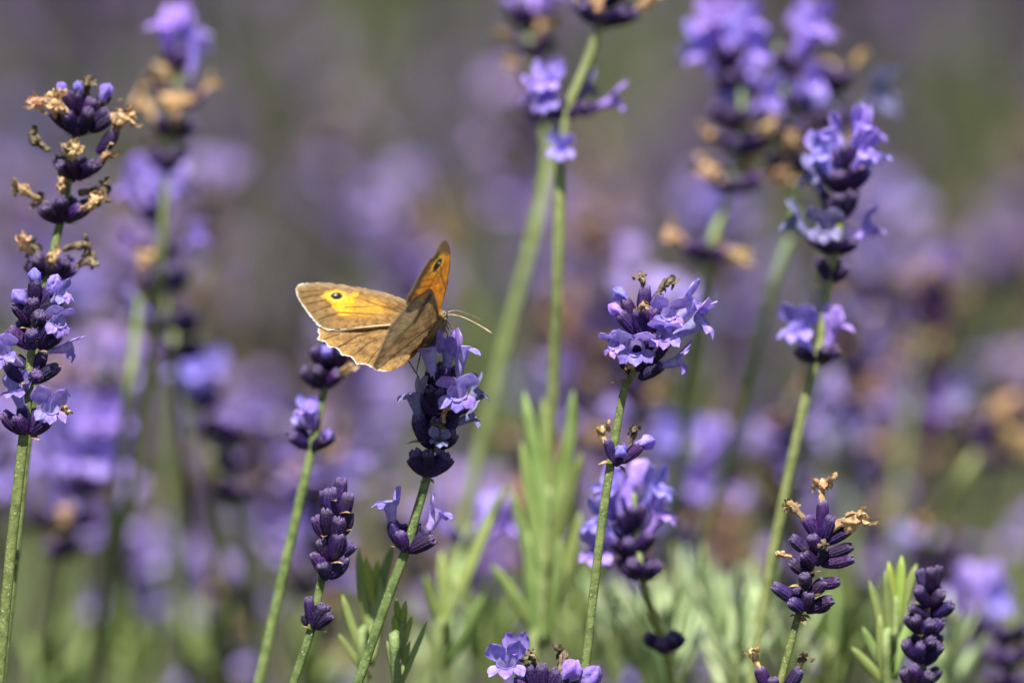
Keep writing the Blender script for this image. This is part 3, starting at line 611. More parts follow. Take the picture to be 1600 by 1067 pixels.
def try_far(n, d0, d1, y0, y1, gap):
    c = 0
    for _ in range(n * 30):
        if c >= n: break
        d = d0 + (d1 - d0) * rnd.random(); px = rnd.uniform(-150, 1750); py = rnd.uniform(y0, y1)
        p = P(px, py, d)
        if any((p - q).length < gap for q in far_pts): continue
        far_pts.append(p); c += 1
        far_stalk(p, (rnd.gauss(0, .12), rnd.gauss(0, .12)), rnd.randrange(80), rnd.uniform(0.9, 1.15))
try_far(24, 0.20, 0.34, 430, 900, 0.03)
try_far(34, 0.34, 0.58, 280, 820, 0.036)
try_far(40, 0.58, 1.05, 120, 700, 0.05)

# ------------------------------------------------------------------ leaves
def leaf_vf(base, d, length, wd, bend, side, n=7):
    pts = []; p = Vector(base); dd = Vector(d).normalized()
    for i in range(n + 1):
        pts.append(p.copy()); dd = (dd + Vector(bend) / n).normalized(); p = p + dd * length / n
    rad = [wd * (0.35 + 0.65 * math.sin(math.pi * min(1, 0.12 + 0.80 * i / n))) * (1 if i < n else 0.25) * 0.5 for i in range(n + 1)]
    return tube(pts, rad, 8, 0.0, 2, 0.28, side)
def shoot(label, depth, pts, leaves, mat, tipmat=None, seed=0, group='leafy lavender shoots'):
    """pts stem px from the top down; leaves = (x0,y0,x1,y1,width,z1[,bend px])"""
    rn = random.Random(seed)
    wp = [P(*p[:2], depth) for p in pts]; end = wp[-1] + Vector((0.01, 0.02, -0.12)); gnd = Vector((end.x, end.y + 0.01, -0.01))
    t = thing('lavender_shoot', (gnd.x, gnd.y, 0), label, 'leaf shoot', group); o = t.location.copy()
    path = spline(wp + [end, gnd], 24)
    obj('stem', mesh('stem', *tube([p - o for p in path], 7.5 * PXM, 8, .08), M_STEM), t)
    for lf in leaves:
        x0, y0, x1, y1, wd, z1 = lf[:6]
        a = P(x0, y0, depth) - o; b = P(x1, y1, depth, z1) - o; d = b - a
        bd = V3(rn.uniform(-.25, .25), rn.uniform(-.05, .2), rn.uniform(-.2, .2))
        vf = leaf_vf(a, d - bd * d.length * 0.4, d.length, wd * PXM * 0.78, bd, V3(rn.uniform(-.7, .7), 0, 1))
        obj('leaf', mesh('leaf', *vf, (tipmat if tipmat and y1 < lf[1] - 0 and len(lf) > 6 else mat)), t)
shoot('tall blurred green shoot with long narrow leaves between butterfly and centre stalk', 0.076,
      [(858, 760), (850, 860), (842, 1000), (838, 1090)],
      [(852, 900, 826, 612, 34, 10), (850, 900, 815, 690, 30, 20), (856, 860, 905, 610, 32, 0), (858, 900, 905, 705, 34, 25), (846, 960, 800, 760, 30, -10), (850, 980, 915, 800, 30, 10), (846, 1000, 770, 880, 28, 10),
       (856, 820, 850, 620, 30, -30), (850, 1010, 880, 840, 34, 30), (842, 1020, 820, 830, 30, 30), (850, 940, 870, 700, 30, -40)], M_LEAF, seed=1)
shoot('small bright green shoot with yellow tip left of the butterfly stalk', 0.030,
      [(585, 930), (580, 1000), (570, 1090)],
      [(580, 1000, 555, 855, 22, 5), (580, 980, 612, 850, 22, 5), (582, 960, 570, 870, 26, 15, 1), (582, 960, 590, 875, 26, 5, 1), (576, 1040, 530, 930, 20, 0), (578, 1040, 600, 900, 22, 10), (578, 1060, 528, 990, 18, 5)], M_LEAF, M_LEAFY, 2)
shoot('little upright yellow green shoot right of the butterfly stalk foot', 0.012,
      [(628, 970), (626, 1020), (622, 1090)],
      [(626, 1000, 620, 935, 16, 5, 1), (626, 1000, 634, 938, 16, 5, 1), (626, 1030, 616, 960, 17, 10, 1), (626, 1030, 642, 962, 16, 8, 1), (622, 1080, 668, 968, 13, 2), (620, 1090, 640, 1000, 14, -4), (622, 1080, 606, 1000, 14, -4)], M_LEAF, M_LEAFY, 3)
shoot('pale green leafy shoot beside the corner bud spike', 0.030,
      [(1400, 930), (1396, 1000), (1388, 1100)],
      [(1396, 990, 1412, 868, 26, 5, 1), (1396, 990, 1392, 876, 24, 12, 1), (1398, 990, 1430, 880, 24, 5), (1392, 1040, 1362, 905, 24, 0), (1392, 1060, 1345, 980, 22, 5), (1396, 1050, 1385, 890, 26, 15), (1396, 1060, 1430, 940, 26, -10),
       (1394, 1080, 1330, 1010, 22, 0), (1390, 1090, 1370, 960, 24, 18)], M_LEAF, M_LEAFY, 4)
shoot('forked green shoot with blunt leaves behind the low pinkish flowers', 0.080,
      [(715, 900), (700, 980), (690, 1080)],
      [(710, 930, 790, 760, 30, 0), (704, 960, 770, 800, 26, 10), (700, 1000, 660, 900, 24, 0), (700, 1010, 690, 860, 30, 10), (696, 1040, 760, 930, 28, 0)], M_LEAF, None, 5)
rn = random.Random(12)
for i, (x, y, d, m) in enumerate([(1010, 950, .09, M_LEAFG), (1075, 935, .11, M_LEAFG), (1130, 945, .085, M_LEAFG), (1180, 960, .10, M_LEAFG), (960, 970, .10, M_LEAFG), (1230, 990, .08, M_LEAFG), (1300, 1000, .09, M_LEAF), (900, 960, .12, M_LEAF), (760, 960, .11, M_LEAF),
                                  (1050, 1000, .07, M_LEAFG), (1150, 1010, .065, M_LEAFG), (480, 1040, .14, M_LEAF), (330, 1010, .17, M_LEAF), (200, 1000, .18, M_LEAF), (1480, 1000, .09, M_LEAFG), (80, 1040, .16, M_LEAF), (700, 1000, .13, M_LEAFG), (1340, 940, .16, M_LEAF)]):
    lv = []
    for k in range(16):
        a = rn.uniform(-1, 1); yb = y + rn.uniform(20, 110); ln = rn.uniform(80, 150)
        lv.append((x + rn.uniform(-12, 12), yb, x + a * ln * 0.55, yb - ln * (1 - .25 * abs(a)), rn.uniform(13, 20), rn.uniform(-160, 160)))
    shoot('blurred tuft of narrow ' + ('silvery' if m is M_LEAFG else 'deep green') + ' lavender leaves along the foot of the stalks', d * 1.35, [(x, y + 10), (x + 4, y + 120)], lv, m, None, i + 30, 'blurred silvery leaf tufts' if m is M_LEAFG else 'blurred green leaf tufts')

# ------------------------------------------------------------------ uncountable masses
def big_mesh(name, V, F, mat, label):
    o = obj(name, mesh(name, V, F, mat)); o['kind'] = 'stuff'; o['label'] = label; o['category'] = 'foliage'; return o
def foliage(name, n, fn, mat, label, ln=(25, 50), wd=(2.2, 3.4)):
    parts = []
    for _ in range(n):
        p = fn()
        d = Vector((rnd.gauss(0, .45), rnd.gauss(0, .45), rnd.uniform(.5, 1.1))); L = rnd.uniform(*ln) * 1e-3; w_ = rnd.uniform(*wd) * 1e-3
        side = Vector((rnd.uniform(-1, 1), rnd.uniform(-1, 1), 0)).normalized(); nrm = d.cross(side).normalized(); side = nrm.cross(d).normalized(); d.normalize()
        b = Vector((rnd.gauss(0, .2), rnd.gauss(0, .2), 0)) * L
        parts.append(([p - side * w_ * .3, p + side * w_ * .3, p + d * L * .5 + side * w_ * .5 + nrm * w_ * .15, p + d * L * .5 + nrm * w_ * .5, p + d * L * .5 - side * w_ * .5 + nrm * w_ * .15, p + d * L + b * .6],
                      [(0, 1, 2, 3), (0, 3, 4), (4, 3, 5), (3, 2, 5)]))
    big_mesh(name, *join(parts), mat, label)
def in_bush():
    y = rnd.uniform(-0.35, 0.85); x = rnd.uniform(-1.2, 1.2)
    top = ZC - 0.125 - 0.29 * max(0, y) - 0.10 * max(0, -y) - 0.35 * max(0, y - .5)
    return Vector((x, y, max(0.02, top - abs(rnd.gauss(0, 0.10)))))
foliage('lavender_foliage', 13000, in_bush, M_LEAF, 'dense narrow grey green lavender leaves low in the bush')
def in_view(p):
    q = p - CAM; d = q.dot(FWD); return d > 0 and abs(q.dot(RT)) < (W / 2 * PXM * d / D) * 1.12 + 0.02
def sides():
    B, C, S = [], [], []; rr = random.Random(77)
    while len(S) < 900:
        x = rr.uniform(-1.1, 1.1); y = rr.uniform(-0.25, 0.9); top = Vector((x, y, ZC + 0.01 + rr.gauss(0, .035) - 0.17 * max(0, y) - 0.12 * x * x))
        if in_view(top) or (y < 0.0 and abs(x) < 0.3): continue
        t = Vector((rr.gauss(0, .10), rr.gauss(0, .10), 1)).normalized(); S.append(tube([top, top - t * 0.2, Vector((x * .93, y * .93, 0))], 0.0009, 5, cap=False))
        for k in range(26):
            c = top - t * (0.004 + 0.0085 * (k // 5)); a = k * 1.257 + rr.uniform(-.4, .4); hor = Vector((math.cos(a), math.sin(a), rr.uniform(.5, 1.1))).normalized()
            B.append(xform(SIDEC, mat4(c, hor, t, (.0025, .0025, .005))))
            if rr.random() < .24:
                for v in range(3): C.append(xform(SIDEP, mat4(c + hor * .0055, Vector((rr.gauss(0, 1), rr.gauss(0, 1), rr.gauss(0, .6))), hor, .0032)))
    lab = 'lavender bush spreading on both sides of the butterfly'
    big_mesh('lavender_bush_buds', *join(B), M_CALYXF, lab + ', dark buds'); big_mesh('lavender_bush_blossom', *join(C), M_PETALF, lab + ', violet blossom'); big_mesh('lavender_bush_stems', *join(S), M_STEM, lab + ', stems')
SIDEC = tube([Vector((0, 0, z)) for z in (0, .5, 1)], [.25, .5, .3], 5)
SIDEP = ([Vector(v) for v in ((-.35, 0, 0), (.35, 0, 0), (.5, .1, .6), (0, .15, 1), (-.5, .1, .6))], [(0, 1, 2, 3, 4)])
sides()
# further rows: spikes and leaves merge into a mass
def row(name, y0, y1, x0, x1, hh, n, nl, label):
    B, C, S = [], [], []
    rr = random.Random(int(y0 * 100))
    for _ in range(n):
        x = rr.uniform(x0, x1); v = rr.uniform(-1, 1); y = (y0 + y1) / 2 + v * (y1 - y0) / 2
        z = hh * (1 - 0.55 * v * v) + rr.gauss(0, 0.04); top = Vector((x, y, z)); t = Vector((rr.gauss(0, .15), rr.gauss(0, .15) + v * .35, 1)).normalized()
        S.append(tube([top, top - t * 0.2], 0.001, 3, cap=False))
        for k in range(9):
            c = top - t * (0.004 + 0.0055 * k); a = rr.uniform(0, 6.28); hor = Vector((math.cos(a), math.sin(a), .5)) * 0.006; wv = hor.cross(t).normalized() * 0.004
            (C if rr.random() < .36 else B).append(([c - wv, c + wv, c + hor + wv + t * .003, c + hor - wv + t * .003, c + t * .007], [(0, 1, 2, 3), (0, 4, 2), (1, 3, 4)]))
    big_mesh(name + '_buds', *join(B), M_CALYXF, label + ', dark buds'); big_mesh(name + '_blossom', *join(C), M_PETALF, label + ', violet blossom'); big_mesh(name + '_stems', *join(S), M_STEM, label + ', thin stems')
    def fn():
        v = rr.uniform(-1, 1); return Vector((rr.uniform(x0, x1), (y0 + y1) / 2 + v * (y1 - y0) / 2, max(.02, (hh - .2) * (1 - .7 * v * v) - abs(rr.gauss(0, .08)))))
    foliage(name + '_leaves', nl, fn, M_LEAF, label + ', leaves')
row('next_lavender_row', 1.75, 2.45, -1.6, 1.6, 0.36, 4200, 1500, 'next lavender row beyond the soil path')
row('third_lavender_row', 3.5, 4.3, -2.2, 2.2, 0.42, 5200, 1200, 'third lavender row far beyond the path')

# ------------------------------------------------------------------ the butterfly
def vnoise(x, y, s, seed=0):
    g = np.random.RandomState(seed).rand(256, 256); x = x / s; y = y / s
    xi = np.floor(x).astype(int); yi = np.floor(y).astype(int); fx = x - xi; fy = y - yi; fx = fx * fx * (3 - 2 * fx); fy = fy * fy * (3 - 2 * fy)
    G = lambda a, b: g[a % 256, b % 256]
    return (G(xi, yi) * (1 - fx) + G(xi + 1, yi) * fx) * (1 - fy) + (G(xi, yi + 1) * (1 - fx) + G(xi + 1, yi + 1) * fx) * fy
def pdist(pt, line):
    line = np.array(line, float); best = np.full(len(pt), 1e9)
    for a, b in zip(line[:-1], line[1:]):
        ab = b - a; t = np.clip(((pt - a) @ ab) / max(ab @ ab, 1e-9), 0, 1)
        best = np.minimum(best, np.linalg.norm(pt - (a + t[:, None] * ab), axis=1))
    return best
def inside(pt, poly):
    poly = np.array(poly, float); c = np.zeros(len(pt), bool); j = len(poly) - 1
    for i in range(len(poly)):
        a, b = poly[i], poly[j]
        with np.errstate(divide='ignore', invalid='ignore'):
            x = (b[0] - a[0]) * (pt[:, 1] - a[1]) / (b[1] - a[1]) + a[0]
        c ^= ((a[1] > pt[:, 1]) != (b[1] > pt[:, 1])) & (pt[:, 0] < x); j = i
    return c
def soft_in(pt, poly, w_):
    d = pdist(pt, list(poly) + [poly[0]]); d = np.where(inside(pt, poly), d, -d)
    return np.clip(d / w_ + 0.5, 0, 1)
sm = lambda d, a, b: np.clip((b - d) / (b - a), 0, 1)
def blend(c, col, f): return c * (1 - f[:, None]) + np.array(col) * f[:, None]
def wing_material():
    m, nt, N, L = material('wing_scales'); pr = N['Principled BSDF']; out = N['Material Output']
    at = N.new('ShaderNodeAttribute'); at.attribute_name = 'scales'
    n = noise_tex(nt, 9000, 2, 0.6); v = ramp(nt, n, [(0.3, (0.8, 0.8, 0.8)), (0.7, (1.15, 1.15, 1.15))])
    c = mix(nt, 1.0, at.outputs['Color'], v, 'MULTIPLY')
    L.new(c, pr.inputs['Base Color']); pr.inputs['Roughness'].default_value = 0.62; pr.inputs['Specular IOR Level'].default_value = 0.2
    pr.inputs['Sheen Weight'].default_value = 0.15
    tr = N.new('ShaderNodeBsdfTranslucent'); L.new(c, tr.inputs[0]); mx = N.new('ShaderNodeMixShader'); mx.inputs[0].default_value = 0.42
    L.new(bump(nt, n, 0.3, 0.0001), pr.inputs['Normal'])
    L.new(pr.outputs[0], mx.inputs[1]); L.new(tr.outputs[0], mx.inputs[2]); L.new(mx.outputs[0], out.inputs[0])
    return m
M_WING = wing_material()
BO = (680.0, 505.0)                               # wing root in the picture
ORG = P(680, 560)                                 # the butterfly stands on the flower
bf = thing('butterfly', ORG, 'brown and orange butterfly with half open wings perched on lavender', 'butterfly')
def bpt(x, y, z): return P(x, y, 0, z) - ORG
def wing(name, outline, root, plane, camber, colour, veins, N_=260, M_=84, jit=1.0, zoff=0.0, seed=1):
    o = np.array(outline, float); seg = np.linalg.norm(np.diff(o, axis=0), axis=1); s_ = np.concatenate([[0], np.cumsum(seg)])
    u = np.linspace(0, s_[-1], N_); bx = np.interp(u, s_, o[:, 0]); by = np.interp(u, s_, o[:, 1])
    ker = np.ones(3) / 3
    bx[1:-1] = np.convolve(bx, ker, 'valid'); by[1:-1] = np.convolve(by, ker, 'valid')
    bx += (vnoise(u, u * 0, 2.0, seed) - .5) * 2 * jit; by += (vnoise(u, u * 0 + 9, 2.2, seed + 1) - .5) * 2 * jit
    rx, ry = root; ts = np.linspace(0.02, 1, M_) ** 0.8
    X = rx + ts[:, None] * (bx - rx); Y = ry + ts[:, None] * (by - ry); T = np.repeat(ts[:, None], N_, 1)
    x = X.ravel(); y = Y.ravel(); t = T.ravel(); pt = np.stack([x, y], 1)
    dx = x - BO[0]; dy = BO[1] - y
    z = plane[0] * dx + plane[1] * dy + camber * 4 * t * (1 - t) + zoff * np.minimum(1, t * 3) + (vnoise(x, y, 22, seed + 3) - .5) * 5 * t
    vd = np.full(len(x), 1e9)
    for v in veins: vd = np.minimum(vd, pdist(pt, v))
    z = z + 0.7 * sm(vd, 0.3, 2.0)
    Vv = [bpt(a, b, c) for a, b, c in zip(x, y, z)]
    F = [(j * N_ + i, j * N_ + i + 1, (j + 1) * N_ + i + 1, (j + 1) * N_ + i) for j in range(M_ - 1) for i in range(N_ - 1)]
    me = mesh(name, Vv, F, M_WING)
    c = np.clip(colour(pt, t, vd, pdist(pt, np.stack([bx, by], 1)), u), 0, 1)
    ca = me.color_attributes.new('scales', 'FLOAT_COLOR', 'POINT')
    ca.data.foreach_set('color', np.concatenate([c, np.ones((len(c), 1))], 1).astype(np.float32).ravel())
    return obj(name, me, bf)
def mottled(pt, a, b, s=6, seed=5, k=0.5, root=None):
    n = vnoise(pt[:, 0], pt[:, 1], s, seed) * .5 + vnoise(pt[:, 0], pt[:, 1], s / 3, seed + 1) * .3 + vnoise(pt[:, 0], pt[:, 1], 1.1, seed + 2) * .2
    if root:               # scale rows run out from the wing root
        an = np.degrees(np.arctan2(pt[:, 1] - root[1], pt[:, 0] - root[0])); ra = np.hypot(pt[:, 0] - root[0], pt[:, 1] - root[1])
        n = n * .62 + .38 * (vnoise(an + 200, ra / 9, 1.0, seed + 7) * .6 + vnoise(an + 200, ra / 3, 0.45, seed + 8) * .4)
    n = np.clip((n - .5) * 2.4 * k + .5, 0, 1)[:, None]
    return np.array(a) * (1 - n) + np.array(b) * n
def scaly(c, pt, root, seed, amt=0.5):
    an = np.degrees(np.arctan2(pt[:, 1] - root[1], pt[:, 0] - root[0])); ra = np.hypot(pt[:, 0] - root[0], pt[:, 1] - root[1])
    n = vnoise(an + 200, ra / 7, 0.8, seed) * .45 + vnoise(pt[:, 0], pt[:, 1], 1.6, seed + 1) * .3 + vnoise(pt[:, 0], pt[:, 1], 9, seed + 2) * .25
    return c * (1 + amt * 2.2 * (n - .5))[:, None]
NEAR = (-3.25, 2.10); FAR = (0.31, -0.884)
# far fore wing, upper side
FF = [(676, 500), (650, 480), (633, 468), (616, 462), (600, 457), (570, 450), (540, 445.5), (515, 442.5), (495, 441.5), (478, 442), (468, 443.5), (463, 447.5), (462, 453), (463.5, 462), (468, 472), (475, 481), (484, 493), (491, 502), (497, 509), (504, 513.5), (513, 516), (525, 517), (540, 515.5), (560, 512), (585, 509), (610, 507), (640, 506), (676, 506)]
ffv = [[(468, 456), (500, 453.5)], [(472, 465), (505, 459)], [(480, 475), (510, 468)], [(488, 488), (518, 477)], [(497, 499), (530, 488)], [(572, 469), (590, 477), (602, 483), (640, 490)], [(540, 480), (600, 478), (650, 494)], [(530, 488), (600, 492), (650, 499)], [(545, 446.5), (600, 460), (650, 488)]]
def c_ff(pt, t, vd, ed, u):
    c = mottled(pt, (0.19, 0.095, 0.026), (0.43, 0.25, 0.085), 6, 5, 1.15, (676, 503))
    marg = sm(pdist(pt, FF[11:19]), 18, 34)                       # greyer outer band
    c = blend(c, (0.27, 0.175, 0.07), marg * .7)
    c = blend(c, (0.44, 0.33, 0.19), sm(pdist(pt, FF[1:11]), 2, 9) * .7)
    glow = [(556, 466), (580, 467), (600, 474), (606, 486), (585, 492), (560, 494), (540, 492), (528, 488)]
    c = blend(c, (0.85, 0.42, 0.04), soft_in(pt, glow, 16) * .95 * (0.55 + .45 * vnoise(pt[:, 0], pt[:, 1], 2.2, 3)))
    patch = [(513, 455), (528, 452), (537, 459), (548, 461), (553, 457), (560, 456), (560, 461), (554, 466), (553, 478), (550, 491), (538, 493), (528, 491), (529, 486), (520, 481), (517, 474), (512, 470), (502, 463)]
    c = blend(c, (0.95, 0.49, 0.025), soft_in(pt, patch, 3.6))
    dx = (pt[:, 0] - 526) / 9.8; dy = (pt[:, 1] - 462.6) / 5.6; e = np.sqrt(dx * dx + dy * dy)
    c = blend(c, (0.96, 0.66, 0.10), sm(e, 1.15, 1.9) * (e > .9))
    c = blend(c, (0.012, 0.008, 0.006), sm(e, 0.85, 1.08))
    p_ = np.hypot(pt[:, 0] - 524.3, pt[:, 1] - 460.8); c = blend(c, (1, 1, 1), sm(p_, 0.9, 1.8))
    c = blend(c, (0.07, 0.04, 0.015), sm(vd, 0.45, 1.5) * (0.85 - 0.55 * sm(-pt[:, 0], -590, -545)))
    c = scaly(c, pt, (676, 503), 61, .42) * 1.08
    c = blend(c, (0.93, 0.86, 0.74), sm(pdist(pt, FF[9:23]) + 2.2 * (vnoise(pt[:, 0], pt[:, 1], 2.2, 77) - .5), 1.0, 2.6)); c = blend(c, (0.80, 0.68, 0.46), sm(pdist(pt, FF[22:26]), .6, 1.6) * .8)
    return c
wing('forewing', FF, (676, 503), FAR, 9, c_ff, ffv, zoff=1.5, seed=1)
# far hind wing, upper side
FH = [(676, 505), (640, 503), (600, 503), (560, 505), (520, 505), (502, 506), (497, 512), (496, 518), (499, 522), (497, 527), (494.5, 530), (500, 533), (507, 534), (510, 537), (510.5, 541.5), (517, 543), (526, 544), (530, 549), (533, 555), (542, 556), (549, 558.5), (553, 564), (557, 570), (565, 568.5), (572, 570), (580, 574), (588, 579), (604, 581), (625, 574), (648, 556), (668, 530), (676, 512)]
fhv = [[(506, 530), (530, 522)], [(528, 543), (560, 524)], [(552, 555), (578, 534)], [(575, 566), (596, 540)], [(560, 524), (640, 508)], [(578, 534), (640, 512)]]
def c_fh(pt, t, vd, ed, u):
    c = mottled(pt, (0.22, 0.115, 0.035), (0.47, 0.275, 0.10), 6, 15, 1.1, (676, 508))
    c = blend(c, (0.60, 0.36, 0.10), sm(pdist(pt, FH[6:28]), 4, 16) * .6)
    c = blend(c, (0.07, 0.04, 0.015), sm(vd, 0.45, 1.5) * (0.85 - 0.55 * sm(-pt[:, 0], -610, -570)))
    c = scaly(c, pt, (676, 508), 71, .45) * 1.05
    return blend(c, (0.94, 0.88, 0.78), sm(pdist(pt, FH[5:28]) + 2.2 * (vnoise(pt[:, 0], pt[:, 1], 2.2, 78) - .5), 1.0, 2.6))
wing('hindwing', FH, (676, 508), FAR, 7, c_fh, fhv, zoff=-5.5, seed=11, jit=0.8)
# near wings, under side
NH = [(686, 497), (685, 488), (683, 474), (679, 460), (675.5, 453), (672, 450), (667, 452), (660, 456.5), (652, 461), (645, 466.5), (640, 473), (634, 480), (627, 487), (622, 494), (615, 502.5), (609, 509), (606, 517), (601, 527), (597, 537), (593, 546), (590, 554), (587, 560), (584, 566), (581, 571.5), (584, 576), (590.5, 578.5), (593.5, 573), (598, 568), (606, 563), (617, 560), (632, 556), (650, 550), (664, 544), (678, 530), (687, 512)]
NF = [(685, 495), (690, 480), (695, 462), (700, 440), (703, 420), (704.5, 405), (704, 393), (701.5, 382), (698, 376), (694.5, 374), (691, 376), (687, 380), (684, 386), (681, 393), (678, 398), (675.5, 400.5), (671, 403.5), (668, 407), (665, 412), (660, 420), (655, 428), (650, 437), (645, 447), (641, 455), (637, 461), (634.5, 468), (633.5, 478), (640, 475), (650, 468), (661, 462.5), (671, 458), (677, 466), (680, 480), (682, 495), (685, 495)]
nfv = [[(697, 455), (690, 432), (680, 420), (668, 432)], [(682, 428), (676, 440), (670, 450)], [(690, 422), (696, 410)], [(682, 424), (662, 428)], [(678, 436), (655, 440)], [(674, 446), (648, 452)], [(690, 420), (681, 400)]]
def c_nf(pt, t, vd, ed, u):
    c = mottled(pt, (0.62, 0.19, 0.008), (0.93, 0.37, 0.02), 7, 25, 0.9, (684, 497))
    mg = pdist(pt, NF[9:28]); tip = pdist(pt, NF[7:12])
    c = blend(c, (0.12, 0.065, 0.02), sm(mg + 3 * (vnoise(pt[:, 0], pt[:, 1], 5, 9) - .5), 7, 12.5)); c = blend(c, (0.22, 0.135, 0.05), sm(tip, 12, 21))
    c = blend(c, (0.42, 0.31, 0.17), sm(mg, 1.0, 3.5) * .8)
    c = blend(c, (0.10, 0.06, 0.03), sm(pdist(pt, NF[1:9]), 0.6, 2.2) * .8)
    a = math.radians(58); qx = (pt[:, 0] - 683.5) * math.cos(a) - (pt[:, 1] - 414) * math.sin(a); qy = (pt[:, 0] - 683.5) * math.sin(a) + (pt[:, 1] - 414) * math.cos(a)
    e = np.hypot(qx / 12.5, qy / 4.2); c = blend(c, (0.95, 0.50, 0.04), sm(e, 1.1, 1.8) * (e > .9)); c = blend(c, (0.012, 0.008, 0.006), sm(e, .8, 1.1))
    c = blend(c, (1, 1, 1), sm(np.hypot(pt[:, 0] - 686, pt[:, 1] - 411), .9, 2.0))
    c = blend(c, (0.10, 0.045, 0.01), sm(vd, .3, 1.3) * .7)
    return scaly(c, pt, (684, 497), 81, .5)
wing('forewing', NF, (687, 442), NEAR, -5, c_nf, nfv, zoff=-8, seed=21, jit=0.5)
# near hind wing, under side
nhv = [[(680, 478), (650, 500)], [(683, 495), (640, 520)], [(683, 500), (620, 545)], [(683, 505), (632, 552)]]
def c_nh(pt, t, vd, ed, u):
    c = mottled(pt, (0.20, 0.115, 0.036), (0.47, 0.30, 0.12), 6, 35, 1.2, (685, 499))
    mg = pdist(pt, NH[5:25])
    band = [(672, 452), (645, 467), (622, 494), (608, 511), (598, 540), (606, 545), (620, 527), (634, 515), (646, 503), (655, 490), (662, 476), (671, 462)]
    c = blend(c, (0.47, 0.345, 0.175), soft_in(pt, band, 5) * .8)
    c = blend(c, (0.075, 0.04, 0.012), sm(pdist(pt, [(673, 460), (664, 475), (656, 488), (648, 503)]) + 1.5 * (vnoise(pt[:, 0], pt[:, 1], 4, 6) - .5), 1.2, 4.6) * .97)  # dark edge of the band, with the fold's shadow painted into its colour
    c = blend(c, (0.13, 0.075, 0.03), sm(pdist(pt, [(648, 503), (632, 518), (618, 532), (606, 548)]), 1, 4) * .5)
    c = blend(c, (0.20, 0.115, 0.04), (sm(mg, 3, 6) - sm(mg, 1.5, 3)) * .7); c = blend(c, (0.66, 0.52, 0.34), sm(mg, .8, 2.0) * .9)
    c = blend(c, (0.60, 0.44, 0.24), sm(pdist(pt, NH[24:31]), .8, 3) * .7)
    c = scaly(c, pt, (685, 499), 91, .75)
    return blend(c, (0.11, 0.065, 0.025), sm(vd, .35, 1.4) * .45)
wing('hindwing', NH, (685, 499), NEAR, 8, c_nh, nhv, zoff=8, seed=31, jit=0.5)
# body: one continuous mesh along a bent axis, head to abdomen tip
M_FUR = leafy('body_fur', (0.26, 0.17, 0.075), (0.50, 0.36, 0.18), 2500, 0.1, 0.8, 0.1, 0.1, bmp=0.0004)
M_HAIR = leafy('body_hair', (0.52, 0.38, 0.20), (0.80, 0.64, 0.40), 900, 0.3, 0.7, 0.1, 0.1)
M_LEG = leafy('leg_dark', (0.05, 0.035, 0.02), (0.17, 0.12, 0.07), 1500, 0, 0.5, 0.3, 0.1)
M_ANT = leafy('antenna_pale', (0.42, 0.30, 0.15), (0.75, 0.62, 0.40), 1500, 0.1, 0.5, 0.3, 0.05)
M_EYE = leafy('eye_dark', (0.02, 0.015, 0.01), (0.05, 0.04, 0.03), 1500, 0, 0.2, 0.6, 0.0)
ax = [bpt(698, 490, -14), bpt(693, 493, -11), bpt(689, 498, -8), bpt(684, 506, -4), bpt(677, 515, 0), bpt(667, 523, 6), bpt(655, 526, 13), bpt(640, 530, 22), bpt(622, 536, 34), bpt(614, 538, 39)]
rd = [2, 7.5, 8, 12, 14, 12.5, 9.5, 9, 6, 2]
path = spline(ax, 36); rr_ = np.interp(np.linspace(0, 9, len(path)), range(10), rd)
V_, F_ = tube(path, [r * PXM for r in rr_], 24)
V_ = [v + Vector([0.00012 * mnoise.noise((v.x * 1500, v.y * 1500, v.z * 1500 + i)) for i in (0, 7, 13)]) for v in V_]
body = obj('body', mesh('body', V_, F_, M_FUR), bf)
HV, HF = [], []
hr = random.Random(3)
for _ in range(3200):      # short fur on the thorax
    i = hr.randrange(3, 20); c = path[i]; a = hr.uniform(0, 6.283); t_ = (path[i + 1] - path[i - 1]).normalized(); e = t_.orthogonal().normalized(); f_ = t_.cross(e)
    nrm = e * math.cos(a) + f_ * math.sin(a); b0 = c + nrm * rr_[i] * PXM * .95 + t_ * hr.uniform(-3, 3) * PXM
    d_ = (nrm * hr.uniform(.4, 1) + t_ * hr.uniform(.4, 1.2)).normalized(); s2 = d_.cross(nrm).normalized() * 0.45 * PXM; L_ = hr.uniform(5, 15) * PXM
    k = len(HV); HV += [b0 - s2, b0 + s2, b0 + d_ * L_]; HF.append((k, k + 1, k + 2))
fo = obj('fur', mesh('fur', HV, HF, M_HAIR), body); fo['kind'] = 'stuff'
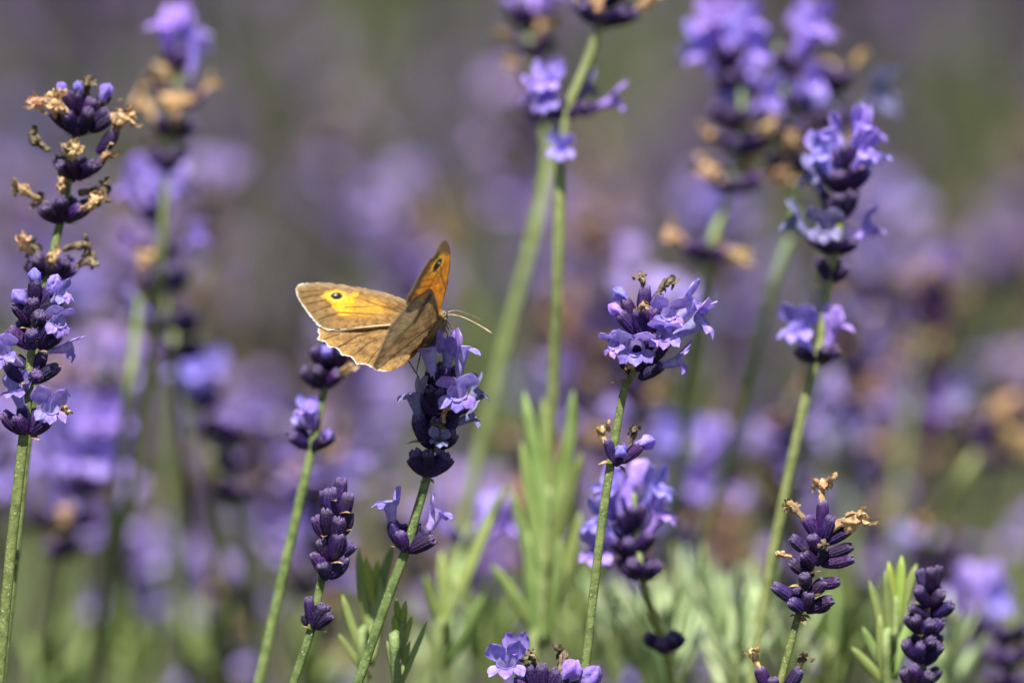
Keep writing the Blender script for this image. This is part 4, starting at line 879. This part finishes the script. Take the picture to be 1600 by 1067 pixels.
def ball(c, r, mat, name):
    V_, F_ = tube([c + V3(0, 0, 1) * r * math.cos(a) for a in np.linspace(0.05, 3.09, 9)], [r * math.sin(a) for a in np.linspace(0.05, 3.09, 9)], 14); return obj(name, mesh(name, V_, F_, mat), bf)
ball(bpt(696, 493.5, -4), 4.2 * PXM, M_EYE, 'eye'); ball(bpt(697, 491, -20), 4.2 * PXM, M_EYE, 'eye')
def limb(name, pts, rad, mat): return obj(name, mesh(name, *tube(spline([bpt(*p) for p in pts], 8 * (len(pts) - 1)) if name == 'antenna' else [bpt(*p) for p in pts], [r * PXM for r in (rad if name != 'antenna' else np.interp(np.linspace(0, 1, 8 * (len(pts) - 1) + 1), [0, .78, .93, 1], [.75, .8, 1.75, .9]))], 8), mat), bf)
limb('antenna', [(694, 492, -8), (708, 492, -6), (724, 496, -2), (741, 504, 4), (757, 513, 8), (768, 521, 10)], None, M_ANT)
limb('antenna', [(696, 490, -16), (706, 486, -40), (716, 486, -75), (728, 490, -110), (740, 495, -140), (750, 501, -165)], None, M_ANT)
limb('leg', [(676, 534, 10), (668, 541, 14), (650, 547, 18), (633, 552.5, 20), (634, 556, 20), (642, 570, 16), (651, 584, 14), (654, 590, 14)], [2, 2, 1.7, 1.3, 1.2, 1.1, .9, .7], M_LEG)
limb('leg', [(672, 520, 14), (664, 516, 24), (661, 530, 26), (658, 548, 24), (655, 562, 20), (652, 575, 16), (651, 584, 14)], [2, 1.6, 1.5, 1.4, 1.1, .9, .7], M_LEG)
limb('leg', [(678, 526, 6), (686, 512, 6), (692, 501, 4), (697, 498, 2), (701, 504, 0), (706, 513, -2), (712, 517, -3), (721, 523, -4)], [2.2, 2.3, 1.9, 1.6, 1.3, 1.2, .9, .7], M_LEG)
limb('leg', [(682, 522, -6), (690, 512, -8), (694, 512, -9), (699, 522, -10), (699, 530, -8), (697, 542, -4)], [1.8, 1.5, 1.3, 1.2, 1, .7], M_LEG)
limb('proboscis', [(695, 497, -10), (697, 503, -8), (700, 512, -8), (702, 525, -6), (701, 540, -3)], [.9, .8, .7, .6, .5], M_LEG)
